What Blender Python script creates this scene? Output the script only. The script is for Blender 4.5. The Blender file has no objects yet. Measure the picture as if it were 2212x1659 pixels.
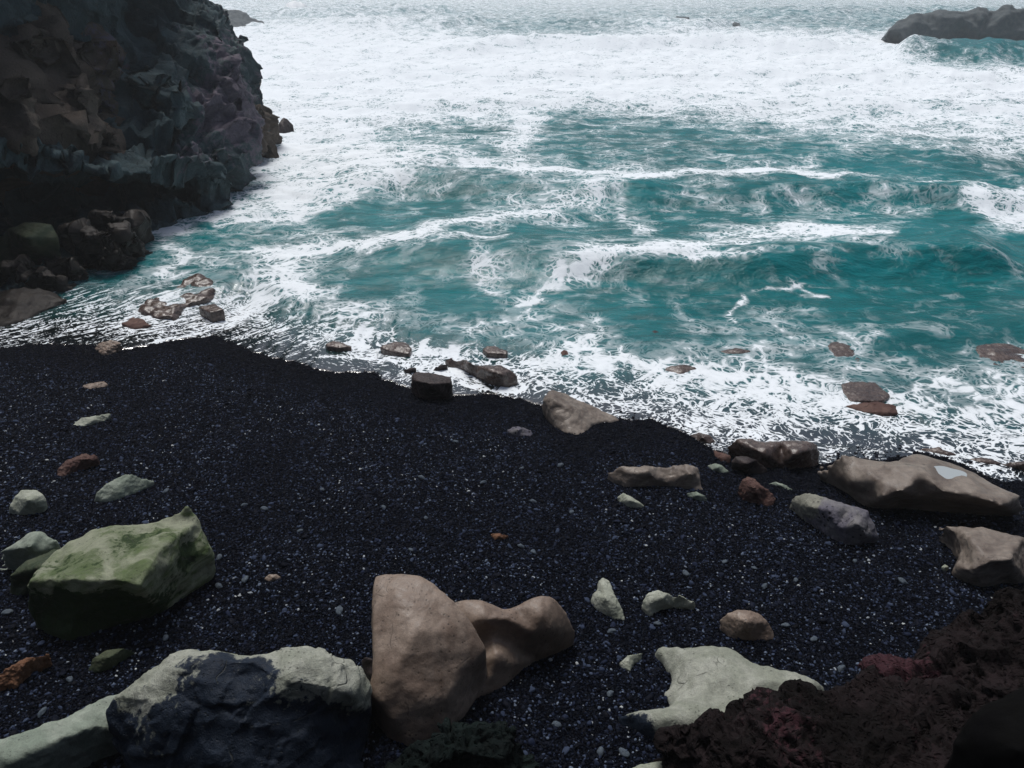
import bpy, bmesh, math, random
import numpy as np
from mathutils import Vector, geometry

random.seed(7)
RNG = np.random.default_rng(11)
scene = bpy.context.scene
COL = scene.collection

# ------------------------------------------------------------------ camera
FPX, CX, CY, PITCH, HC = 1640.0, 1106.0, 829.5, math.radians(28.07), 6.0
cam_data = bpy.data.cameras.new('camera')
cam_data.sensor_width = 36.0
cam_data.sensor_fit = 'HORIZONTAL'
cam_data.lens = 36.0 * FPX / 2212.0
cam_data.clip_start = 0.05
cam_data.clip_end = 6000.0
cam = bpy.data.objects.new('camera', cam_data)
cam.location = (0, 0, HC)
cam.rotation_euler = (math.radians(90) - PITCH, 0, 0)
COL.objects.link(cam)
scene.camera = cam

# ------------------------------------------------------------------ sky, sun, exposure
SUN_EL, SUN_AZ = math.radians(66), math.radians(-20)      # azimuth from +Y towards +X
world = bpy.data.worlds.new('World')
scene.world = world
world.use_nodes = True
wn, wl = world.node_tree.nodes, world.node_tree.links
wn.clear()
sky = wn.new('ShaderNodeTexSky')
sky.sky_type = 'NISHITA'
sky.sun_disc = False
sky.sun_elevation = SUN_EL
sky.sun_rotation = SUN_AZ
sky.air_density = 1.0
sky.dust_density = 4.0
sky.ozone_density = 1.0
hs = wn.new('ShaderNodeHueSaturation')
hs.inputs['Saturation'].default_value = 0.95             # an overcast sky is greyer
bgn = wn.new('ShaderNodeBackground')
bgn.inputs['Strength'].default_value = 0.05
wo = wn.new('ShaderNodeOutputWorld')
wl.new(sky.outputs[0], hs.inputs['Color'])
wl.new(hs.outputs[0], bgn.inputs['Color'])
wl.new(bgn.outputs[0], wo.inputs['Surface'])

sun_data = bpy.data.lights.new('sun', 'SUN')
sun_data.energy = 1.5
sun_data.angle = math.radians(24)
sun_data.color = (1.0, 0.985, 0.965)
sun = bpy.data.objects.new('sun', sun_data)
sd = Vector((math.sin(SUN_AZ) * math.cos(SUN_EL), math.cos(SUN_AZ) * math.cos(SUN_EL), math.sin(SUN_EL)))
sun.rotation_euler = sd.to_track_quat('Z', 'Y').to_euler()
sun.location = (0, 30, 40)
COL.objects.link(sun)

vs = scene.view_settings
vs.view_transform = 'Standard'
vs.look = 'None'
vs.exposure = 0.7
vs.gamma = 1.0
vs.use_curve_mapping = False
scene.render.engine = 'CYCLES'
scene.cycles.use_denoising = True
scene.cycles.max_bounces = 5
scene.cycles.diffuse_bounces = 2
scene.cycles.glossy_bounces = 2
scene.cycles.transparent_max_bounces = 8
scene.cycles.volume_bounces = 1
scene.cycles.sample_clamp_indirect = 4.0


# ------------------------------------------------------------------ noise
def _hash(ix, iy, iz, seed):
    h = (ix.astype(np.uint32) * np.uint32(374761393) + iy.astype(np.uint32) * np.uint32(668265263)
         + iz.astype(np.uint32) * np.uint32(2147483647) + np.uint32(seed * 974711 % 4294967291))
    h ^= h >> np.uint32(13)
    h *= np.uint32(1274126177)
    h ^= h >> np.uint32(16)
    return h


G3 = np.array([[1, 1, 0], [-1, 1, 0], [1, -1, 0], [-1, -1, 0], [1, 0, 1], [-1, 0, 1], [1, 0, -1], [-1, 0, -1],
               [0, 1, 1], [0, -1, 1], [0, 1, -1], [0, -1, -1], [1, 1, 0], [-1, 1, 0], [0, -1, 1], [0, -1, -1]], float)


def perlin(p, seed=0):
    i = np.floor(p).astype(np.int64)
    f = p - i
    u = f * f * f * (f * (f * 6 - 15) + 10)
    out = np.zeros(len(p))
    for dx in (0, 1):
        wx = u[:, 0] if dx else 1 - u[:, 0]
        for dy in (0, 1):
            wy = u[:, 1] if dy else 1 - u[:, 1]
            for dz in (0, 1):
                wz = u[:, 2] if dz else 1 - u[:, 2]
                g = G3[_hash(i[:, 0] + dx, i[:, 1] + dy, i[:, 2] + dz, seed) & np.uint32(15)]
                out += wx * wy * wz * (g[:, 0] * (f[:, 0] - dx) + g[:, 1] * (f[:, 1] - dy) + g[:, 2] * (f[:, 2] - dz))
    return out


def fbm(p, octaves=4, seed=0, gain=0.5, ridged=False):
    out, a, q = np.zeros(len(p)), 1.0, p.astype(float)
    for o in range(octaves):
        n = perlin(q, seed + o * 17)
        out += a * ((0.5 - np.abs(n) * 1.6) if ridged else n)
        a *= gain
        q = q * 2.03 + 5.3
    return out


def worley(p, seed=0):
    """distance to the nearest feature point, 3D"""
    i = np.floor(p).astype(np.int64)
    best = np.full(len(p), 9.0)
    for dx in (-1, 0, 1):
        for dy in (-1, 0, 1):
            for dz in (-1, 0, 1):
                c = i + np.array([dx, dy, dz])
                h = _hash(c[:, 0], c[:, 1], c[:, 2], seed)
                fp = np.stack([(h & np.uint32(255)) / 255.0, ((h >> np.uint32(8)) & np.uint32(255)) / 255.0,
                               ((h >> np.uint32(16)) & np.uint32(255)) / 255.0], 1)
                best = np.minimum(best, np.linalg.norm(c + fp - p, axis=1))
    return best


def cellval(p, seed=0):
    """a random value for the nearest feature cell: flat steps like split rock"""
    i = np.floor(p).astype(np.int64)
    best, val = np.full(len(p), 9.0), np.zeros(len(p))
    for dx in (-1, 0, 1):
        for dy in (-1, 0, 1):
            for dz in (-1, 0, 1):
                c = i + np.array([dx, dy, dz])
                h = _hash(c[:, 0], c[:, 1], c[:, 2], seed)
                fp = np.stack([(h & np.uint32(255)) / 255.0, ((h >> np.uint32(8)) & np.uint32(255)) / 255.0,
                               ((h >> np.uint32(16)) & np.uint32(255)) / 255.0], 1)
                dd = np.linalg.norm(c + fp - p, axis=1)
                k = dd < best
                best = np.where(k, dd, best)
                val = np.where(k, ((h >> np.uint32(24)) & np.uint32(255)) / 255.0, val)
    return val


def facet(p, seed=0):
    """every feature cell has its own tilted plane: split, angular rock"""
    i = np.floor(p).astype(np.int64)
    best, val = np.full(len(p), 9.0), np.zeros(len(p))
    for dx in (-1, 0, 1):
        for dy in (-1, 0, 1):
            for dz in (-1, 0, 1):
                c = i + np.array([dx, dy, dz])
                h = _hash(c[:, 0], c[:, 1], c[:, 2], seed)
                f3 = np.stack([(h & np.uint32(255)) / 255.0, ((h >> np.uint32(8)) & np.uint32(255)) / 255.0,
                               ((h >> np.uint32(16)) & np.uint32(255)) / 255.0], 1)
                off = p - c - f3
                dd = np.linalg.norm(off, axis=1)
                k = dd < best
                best = np.where(k, dd, best)
                g = np.stack([f3[:, 1], f3[:, 2], f3[:, 0]], 1) * 2 - 1
                val = np.where(k, (off * g).sum(1), val)
    return val


def sstep(a, b, x):
    t = np.clip((x - a) / (b - a), 0, 1)
    return t * t * (3 - 2 * t)


# ------------------------------------------------------------------ the place: beach height, and survey points along sight lines
def beach_z(x, y):
    s = (10.6 - 0.26 * x - y) / 1.033          # metres inland of the still-water line
    return np.where(s > 0, 0.13 * s, 0.15 * s)


FWD = np.array([0, math.cos(PITCH), -math.sin(PITCH)])
UPV = np.array([0, math.sin(PITCH), math.cos(PITCH)])


def ray(px, py):
    return FWD + np.array([1.0, 0, 0]) * ((px - CX) / FPX) + UPV * ((CY - py) / FPX)


def at_height(px, py, h, water=True):
    """survey point h above the shingle (or above the water where it is deeper)"""
    d = ray(px, py)
    lo, hi = 0.5, 400.0
    for _ in range(60):
        t = 0.5 * (lo + hi)
        q = d * t
        g = float(beach_z(q[0], q[1]))
        if water:
            g = max(g, 0.0)
        if HC + q[2] > g + h:
            lo = t
        else:
            hi = t
    return np.array([0, 0, HC]) + d * lo


def at_dist(px, py, dist):
    d = ray(px, py)
    return np.array([0, 0, HC]) + d * (dist / d[1])


def at_sea(px, py, z=0.0):
    d = ray(px, py)
    return np.array([0, 0, HC]) + d * ((z - HC) / d[2])


# ------------------------------------------------------------------ node helpers
class NT:
    def __init__(self, mat):
        self.n, self.l = mat.node_tree.nodes, mat.node_tree.links
        self.n.clear()

    def new(self, t, **kw):
        nd = self.n.new(t)
        for k, v in kw.items():
            setattr(nd, k, v)
        return nd

    def link(self, a, b):
        self.l.new(a, b)

    def val(self, sock, v):
        if isinstance(v, (int, float)):
            sock.default_value = v
        elif isinstance(v, tuple):
            sock.default_value = v
        else:
            self.link(v, sock)

    def math(self, op, a, b=0.0, c=None, clamp=False):
        nd = self.new('ShaderNodeMath', operation=op, use_clamp=clamp)
        self.val(nd.inputs[0], a)
        self.val(nd.inputs[1], b)
        if c is not None:
            self.val(nd.inputs[2], c)
        return nd.outputs[0]

    def noise(self, vec, scale, detail=4, rough=0.55, dist=0.0, dims='3D'):
        nd = self.new('ShaderNodeTexNoise', noise_dimensions=dims)
        nd.inputs['Scale'].default_value = scale
        nd.inputs['Detail'].default_value = detail
        nd.inputs['Roughness'].default_value = rough
        nd.inputs['Distortion'].default_value = dist
        self.link(vec, nd.inputs['Vector'])
        return nd.outputs['Fac']

    def voronoi(self, vec, scale, feature='F1', dims='3D', rnd=1.0):
        nd = self.new('ShaderNodeTexVoronoi', feature=feature, voronoi_dimensions=dims)
        nd.inputs['Scale'].default_value = scale
        nd.inputs['Randomness'].default_value = rnd
        self.link(vec, nd.inputs['Vector'])
        return nd.outputs['Distance']

    def ramp(self, v, a, b, lo=0.0, hi=1.0, smooth=True):
        nd = self.new('ShaderNodeMapRange')
        if smooth:
            nd.interpolation_type = 'SMOOTHSTEP'
        self.val(nd.inputs[0], v)
        self.val(nd.inputs[1], a)
        self.val(nd.inputs[2], b)
        self.val(nd.inputs[3], lo)
        self.val(nd.inputs[4], hi)
        return nd.outputs[0]

    def mix(self, f, a, b, blend='MIX'):
        nd = self.new('ShaderNodeMix', data_type='RGBA', blend_type=blend)
        self.val(nd.inputs[0], f)
        self.val(nd.inputs[6], a)
        self.val(nd.inputs[7], b)
        return nd.outputs[2]

    def mapping(self, vec, rot=(0, 0, 0), scale=(1, 1, 1), loc=(0, 0, 0)):
        nd = self.new('ShaderNodeMapping')
        nd.inputs['Rotation'].default_value = rot
        nd.inputs['Scale'].default_value = scale
        nd.inputs['Location'].default_value = loc
        self.link(vec, nd.inputs['Vector'])
        return nd.outputs[0]

    def bump(self, h, strength, distance, normal=None):
        nd = self.new('ShaderNodeBump')
        nd.inputs['Strength'].default_value = strength
        nd.inputs['Distance'].default_value = distance
        self.link(h, nd.inputs['Height'])
        if normal is not None:
            self.link(normal, nd.inputs['Normal'])
        return nd.outputs[0]

    def attr(self, name, kind='GEOMETRY'):
        nd = self.new('ShaderNodeAttribute', attribute_name=name, attribute_type=kind)
        return nd.outputs['Fac']


def new_mat(name):
    m = bpy.data.materials.new(name)
    m.use_nodes = True
    return m, NT(m)


def c4(c):
    return (c[0], c[1], c[2], 1.0)


MATS = {}


def rock_mat(name, c1, c2, cb=None, rough=0.6, pits=0.0, pit_scale=9.0, bump=0.5, grain=1.0, streak=False, spec=0.2, sc=1.0, vesic=0.0):
    """stone: two mottled tones, a second colour cb where the 'tone' attribute is high, pits, grain and cracks"""
    if name in MATS:
        return MATS[name]
    m, t = new_mat(name)
    co = t.new('ShaderNodeTexCoord').outputs['Object']
    oi = t.new('ShaderNodeObjectInfo')
    off = t.new('ShaderNodeVectorMath', operation='ADD')
    t.link(co, off.inputs[0])
    t.link(oi.outputs['Random'], off.inputs[1])
    v = off.outputs[0]
    if streak:
        v2 = t.mapping(v, rot=(0.3, 0.2, 0.5), scale=(1, 1, 3.5))
    else:
        v2 = v
    n1 = t.noise(v2, 2.6 * sc, 6, 0.6, 0.8)
    n2 = t.noise(v, 17.0 * sc, 6, 0.65)
    n3 = t.noise(v, 85.0 * sc, 3, 0.6)
    col = t.mix(t.ramp(n1, 0.36, 0.64), c4(c1), c4(c2))
    if cb is not None:
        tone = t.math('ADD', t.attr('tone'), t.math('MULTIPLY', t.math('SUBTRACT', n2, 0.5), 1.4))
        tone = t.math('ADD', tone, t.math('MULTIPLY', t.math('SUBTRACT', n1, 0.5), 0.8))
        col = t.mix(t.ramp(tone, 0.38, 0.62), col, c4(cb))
    var = t.math('ADD', t.math('MULTIPLY', n2, 0.7), t.math('MULTIPLY', n3, 0.5))
    g = t.ramp(var, 0.38, 0.82, 0.66, 1.3, smooth=False)
    cg = t.new('ShaderNodeCombineColor')
    for k in range(3):
        t.link(g, cg.inputs[k])
    col = t.mix(1.0, col, cg.outputs[0], 'MULTIPLY')
    height = t.math('ADD', t.math('MULTIPLY', n2, 0.7), t.math('MULTIPLY', n3, 0.3 * grain))
    # hairline cracks
    warp = t.new('ShaderNodeVectorMath', operation='MULTIPLY_ADD')
    nn = t.new('ShaderNodeTexNoise')
    nn.inputs['Scale'].default_value = 3.0
    t.link(v, nn.inputs['Vector'])
    t.link(nn.outputs['Color'], warp.inputs[0])
    warp.inputs[1].default_value = (0.5, 0.5, 0.5)
    t.link(v, warp.inputs[2])
    cr = t.voronoi(warp.outputs[0], 1.3, 'DISTANCE_TO_EDGE')
    crk = t.math('MULTIPLY', t.ramp(cr, 0.0, 0.012, 1.0, 0.0), t.ramp(n1, 0.5, 0.6))
    col = t.mix(t.math('MULTIPLY', crk, 0.6), col, c4([x * 0.25 for x in c1]))
    height = t.math('SUBTRACT', height, t.math('MULTIPLY', crk, 0.35))
    if pits > 0:
        d = t.voronoi(v, pit_scale * 3.0)
        msk = t.math('MULTIPLY', t.ramp(d, 0.14 if pit_scale > 6 else 0.2, 0.24 if pit_scale > 6 else 0.32, 1.0, 0.0), t.ramp(t.noise(v, 4.0, 2), 0.45, 0.62))
        col = t.mix(t.math('MULTIPLY', msk, pits), col, c4([x * 0.12 for x in c1]))
        height = t.math('SUBTRACT', height, t.math('MULTIPLY', msk, 0.6))
    if vesic > 0:
        ves = t.ramp(t.voronoi(warp.outputs[0], 24.0), 0.15, 0.42)
        height = t.math('ADD', height, t.math('MULTIPLY', ves, vesic))
    b = t.new('ShaderNodeBsdfPrincipled')
    t.link(col, b.inputs['Base Color'])
    t.link(t.ramp(n2, 0.3, 0.7, rough - 0.12, min(1, rough + 0.12)), b.inputs['Roughness'])
    b.inputs['Specular IOR Level'].default_value = spec
    t.link(t.bump(height, bump, 0.03 / sc), b.inputs['Normal'])
    o = t.new('ShaderNodeOutputMaterial')
    t.link(b.outputs[0], o.inputs['Surface'])
    MATS[name] = m
    return m


# ------------------------------------------------------------------ object helpers
def tag(o, label=None, cat=None, group=None, kind=None):
    if label:
        o['label'] = label
    if cat:
        o['category'] = cat
    if group:
        o['group'] = group
    if kind:
        o['kind'] = kind
    return o


def link(name, mesh, mat=None, parent=None, loc=None):
    o = bpy.data.objects.new(name, mesh)
    COL.objects.link(o)
    if mat:
        mesh.materials.clear()
        mesh.materials.append(mat)
    if loc is not None:
        o.location = loc
    if parent:
        o.parent = parent
    return o


def smooth_all(me):
    me.polygons.foreach_set('use_smooth', np.ones(len(me.polygons), bool))


def add_attr(me, name, vals):
    a = me.attributes.new(name, 'FLOAT', 'POINT')
    a.data.foreach_set('value', np.asarray(vals, np.float32))


def solid_from_survey(front, outline_n, back, voxel, smooth_it, sub=False):
    """closed body from surveyed front points (first outline_n of them the outline) and their back counterparts -> smooth voxel mesh"""
    c2 = [Vector((p[0], p[1])) for p in front['px']]
    edges = [(i, (i + 1) % outline_n) for i in range(outline_n)]
    vv, _, ff, ov, _, _ = geometry.delaunay_2d_cdt(c2, edges, [list(range(outline_n))], 1, 1e-4)
    src = [o[0] if o else None for o in ov]
    if any(s is None for s in src):
        raise RuntimeError('outline crosses itself: ' + front['name'])
    V = [tuple(front['w'][s]) for s in src] + [tuple(back[s]) for s in src]
    n = len(src)
    F = [tuple(f) for f in ff] + [tuple(i + n for i in reversed(f)) for f in ff]
    inv = {s: k for k, s in enumerate(src)}
    for a, b in edges:
        if a in inv and b in inv:
            F.append((inv[a], inv[a] + n, inv[b] + n, inv[b]))
    me = bpy.data.meshes.new('tmp')
    me.from_pydata(V, [], F)
    bm = bmesh.new()
    bm.from_mesh(me)
    bmesh.ops.recalc_face_normals(bm, faces=bm.faces)
    bm.to_mesh(me)
    bm.free()
    ob = bpy.data.objects.new('tmp', me)
    COL.objects.link(ob)
    r = ob.modifiers.new('r', 'REMESH')
    r.mode = 'VOXEL'
    r.voxel_size = voxel
    if sub:
        r.voxel_size = voxel * 2.0
    if smooth_it:
        s = ob.modifiers.new('s', 'SMOOTH')
        s.factor = 0.5
        s.iterations = smooth_it
    if sub:
        u = ob.modifiers.new('u', 'SUBSURF')
        u.levels = 1
    dg = bpy.context.evaluated_depsgraph_get()
    out = bpy.data.meshes.new_from_object(ob.evaluated_get(dg))
    bpy.data.objects.remove(ob)
    bpy.data.meshes.remove(me)
    return out


def get_co(me):
    a = np.empty(len(me.vertices) * 3, np.float32)
    me.vertices.foreach_get('co', a)
    return a.reshape(-1, 3).astype(float)


def get_no(me):
    a = np.empty(len(me.vertices) * 3, np.float32)
    me.vertices.foreach_get('normal', a)
    return a.reshape(-1, 3).astype(float)


def set_co(me, c):
    me.vertices.foreach_set('co', c.astype(np.float32).ravel())
    me.update()


def soften(me, n):
    ob = bpy.data.objects.new('tmp', me)
    bm = bmesh.new()
    bm.from_mesh(me)
    for _ in range(n):
        bmesh.ops.smooth_vert(bm, verts=bm.verts, factor=0.5, use_axis_x=True, use_axis_y=True, use_axis_z=True)
    bm.to_mesh(me)
    bm.free()
    bpy.data.objects.remove(ob)


SEED = [100]


def rough_up(me, size, amp, fine, kind='worn'):
    co, no = get_co(me), get_no(me)
    SEED[0] += 7
    s = SEED[0]
    f = 2.2 / size
    d = fbm(co * f, 3, s) * amp * size * 0.55
    d += fbm(co * f * 5.0, 3, s + 3) * fine * size * 0.22
    if kind == 'lava':
        cw = co + 0.03 * np.stack([perlin(co * 9, s + 31), perlin(co * 9, s + 32), perlin(co * 9, s + 33)], 1)
        w = worley(cw * 11.0, s)
        w2 = worley(cw * 22.0, s + 9)
        m = np.clip(0.75 + 0.9 * fbm(co * 3.0, 2, s + 5), 0.15, 1.3)
        d -= sstep(0.55, 0.15, w) * 0.06 * m + sstep(0.5, 0.2, w2) * 0.028
        d += fbm(co * 3.0, 2, s + 4) * 0.05 + facet(co * 3.2, s + 12) * 0.09
    if kind == 'cliff':
        q = co @ np.array([[0.8, 0.1, -0.5], [0.0, 1.0, 0.0], [0.5, 0.0, 0.8]])
        q = q * np.array([1.0, 1.0, 2.2])
        wp = co + 0.25 * np.stack([perlin(co * 0.8, s + 21), perlin(co * 0.8, s + 22), perlin(co * 0.8, s + 23)], 1)
        RM = np.array([[0.8, 0.1, -0.5], [0.0, 1.0, 0.0], [0.5, 0.0, 0.8]])
        d += facet((co * .8 + wp * .2) * np.array([.55, .55, .36]), s + 2) * 0.9
        d += facet((wp @ RM) * np.array([1.2, 1.2, 1.9]), s + 3) * 0.30
        d += facet((wp @ RM) * np.array([3.0, 3.0, 4.5]), s + 5) * 0.08
        d += fbm(co * 0.5, 3, s + 4) * 0.25
        d += (fbm(q * 1.6, 4, s + 6, gain=0.55, ridged=True) - 0.5) * 0.07 - 0.42
    if kind == 'chipped':
        d += facet(co * 2.3, s + 2) * 0.035 + facet(co * 6.5, s + 3) * 0.014
    if kind == 'angular':
        d += facet(co * 1.6, s + 2) * 0.30 + facet(co * 4.5, s + 3) * 0.07
    co = co + no * d[:, None]
    set_co(me, co)
    return me


def boulder(name, label, cat, mat, pts, inner=(), group=None, vox=64, smooth=8, amp=0.05, fine=0.05, kind='worn',
            drop=0.3, dist=False, parent=None, back=None, obj_kind=None):
    """pts/inner: (px, py, height[, tone]) survey points"""
    allp = list(pts) + list(inner)
    W = []
    for p in allp:
        if dist:
            W.append(at_sea(p[0], p[1]) if p[2] is None else at_dist(p[0], p[1], p[2]))
        else:
            W.append(at_height(p[0], p[1], p[2]))
    W = np.array(W)
    size = float(np.max(W.max(0) - W.min(0)))
    drop = min(drop, 0.15 + 0.35 * size) if size < 1.2 else drop
    if size < 0.5:
        drop = 0.35 * size
    if dist:
        d = W - np.array([0, 0, HC])
        k = back if back else 1.15
        B = np.array([0, 0, HC]) + d * k
        lowest = W[:, 2] < 0.05
        B[lowest, 2] = np.minimum(B[lowest, 2], -0.6)
        if kind != 'cliff':
            B[:, 2] = np.where(W[:, 2] < 0.3, -1.0, W[:, 2] - 0.3)
            B[:, 1] = W[:, 1] + min((W[:, 0].max() - W[:, 0].min()) * 0.4 + 0.3, 6.0)
            B[:, 0] = W[:, 0] * B[:, 1] / W[:, 1]
            W[lowest, 2] -= 0.4
    else:
        B = W.copy()
        g = np.maximum(beach_z(W[:, 0], W[:, 1]), -0.4)
        B[:, 2] = np.minimum(g, W[:, 2]) - drop
        # the far side of the stone reaches back from the crest, its underside draws in
        hh = np.clip(np.array([p[2] for p in allp], float), 0, 0.6)
        vd_ = W[:, :2] / np.linalg.norm(W[:, :2], axis=1)[:, None]
        B[:, :2] += vd_ * (0.75 * hh)[:, None]
        cxy = B[:, :2].mean(0)
        B[:, :2] = cxy + (B[:, :2] - cxy) * 0.95
    me = solid_from_survey({'px': allp, 'w': W, 'name': label or name}, len(pts), B, size / vox, smooth, kind == 'worn' and not dist)
    rough_up(me, min(size, 6.0), amp, fine, kind)
    if kind == 'cliff' and not parent:
        soften(me, 1)
    co = get_co(me)
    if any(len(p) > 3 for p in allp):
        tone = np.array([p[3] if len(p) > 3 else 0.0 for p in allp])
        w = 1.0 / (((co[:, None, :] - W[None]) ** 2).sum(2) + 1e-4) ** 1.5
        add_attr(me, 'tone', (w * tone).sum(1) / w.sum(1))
    base = np.array([W[:, 0].mean(), W[:, 1].mean(), float(max(beach_z(W[:, 0].mean(), W[:, 1].mean()), 0))])
    if parent is None:
        set_co(me, co - base)
    smooth_all(me)
    me.name = name
    o = link(name, me, mat, parent, base if parent is None else None)
    if parent is None:
        tag(o, label, cat, group, obj_kind)
    return o

# ==================================================================
# STRUCTURE: shingle beach, sea, sky is the world
# ==================================================================
EDGE_PX = [(-500, 790), (-300, 770), (0, 751), (112, 742), (205, 748), (260, 757), (316, 748), (372, 733), (465, 727),
           (521, 753), (577, 770), (632, 781), (688, 796), (744, 808), (807, 803), (844, 828), (881, 838), (930, 850),
           (993, 857), (1060, 853), (1123, 861), (1168, 878), (1230, 925), (1290, 918), (1350, 911), (1402, 906),
           (1447, 922), (1489, 937), (1541, 966), (1580, 985), (1680, 1003), (1773, 999), (1830, 992), (1949, 985),
           (1992, 982), (2078, 1001), (2121, 1025), (2168, 1037), (2260, 1045), (2500, 1075), (2800, 1110)]
EDGE = np.array([at_height(x, y, 0.0, False)[:2] for x, y in EDGE_PX])
EDGE = EDGE[np.argsort(EDGE[:, 0])]


def edge_dist(x, y):
    """metres seaward of the run-up line"""
    q = np.stack([x * 1.6, y * 0 + 3.1, y * 0], 1)
    return (y - np.interp(x, EDGE[:, 0], EDGE[:, 1]) - 0.16 * perlin(q, 5) - 0.10 * perlin(q * 3.7, 6) - 0.05 * perlin(q * 11.0, 8)) * 0.95


# --- shingle sheet
m_gravel, t = new_mat('black_shingle')
pos = t.new('ShaderNodeNewGeometry').outputs['Position']
vd = t.new('ShaderNodeTexVoronoi', voronoi_dimensions='3D')
vd.inputs['Scale'].default_value = 70.0
t.link(pos, vd.inputs['Vector'])
sep = t.new('ShaderNodeSeparateColor')
t.link(vd.outputs['Color'], sep.inputs[0])
pick = t.ramp(sep.outputs[0], 0.55, 1.0)
colg = t.mix(pick, (0.0012, 0.0015, 0.003, 1), (0.005, 0.007, 0.012, 1))
bs = t.new('ShaderNodeBsdfPrincipled')
t.link(colg, bs.inputs['Base Color'])
bs.inputs['Roughness'].default_value = 0.9
bs.inputs['Specular IOR Level'].default_value = 0.02
t.link(t.bump(t.math('SUBTRACT', 1.0, vd.outputs['Distance']), 1.0, 0.012), bs.inputs['Normal'])
ou = t.new('ShaderNodeOutputMaterial')
t.link(bs.outputs[0], ou.inputs['Surface'])


def grid_mesh(name, xs, ys, zf):
    X, Y = np.meshgrid(xs, ys)
    x, y = X.ravel(), Y.ravel()
    z = zf(x, y)
    nx, ny = len(xs), len(ys)
    i = (np.arange(ny - 1)[:, None] * nx + np.arange(nx - 1)[None]).ravel()
    quads = np.stack([i, i + 1, i + nx + 1, i + nx], 1)
    me = bpy.data.meshes.new(name)
    me.vertices.add(len(x))
    me.vertices.foreach_set('co', np.stack([x, y, z], 1).astype(np.float32).ravel())
    me.loops.add(len(quads) * 4)
    me.loops.foreach_set('vertex_index', quads.astype(np.int32).ravel())
    me.polygons.add(len(quads))
    me.polygons.foreach_set('loop_start', np.arange(0, len(quads) * 4, 4, dtype=np.int32))
    me.update(calc_edges=True)
    smooth_all(me)
    return me


def shingle_z(x, y):
    q = np.stack([x, y, x * 0], 1)
    return beach_z(x, y) + 0.022 * perlin(q * 0.9, 3) + 0.012 * perlin(q * 2.7, 4)


me = grid_mesh('beach', np.linspace(-22, 20, 250), np.linspace(-8, 24, 190), shingle_z)
tag(link('beach', me, m_gravel), kind='structure')

# seabed under the deeper water, down to the horizon
m_bed, t = new_mat('dark_seabed')
bs = t.new('ShaderNodeBsdfPrincipled')
bs.inputs['Base Color'].default_value = (0.012, 0.03, 0.032, 1)
bs.inputs['Roughness'].default_value = 0.9
ou = t.new('ShaderNodeOutputMaterial')
t.link(bs.outputs[0], ou.inputs['Surface'])
me = grid_mesh('seabed', np.linspace(-2400, 2400, 40), np.linspace(-12, 2600, 40), lambda x, y: x * 0 - 3.0)
tag(link('seabed', me, m_bed), kind='structure')

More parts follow.
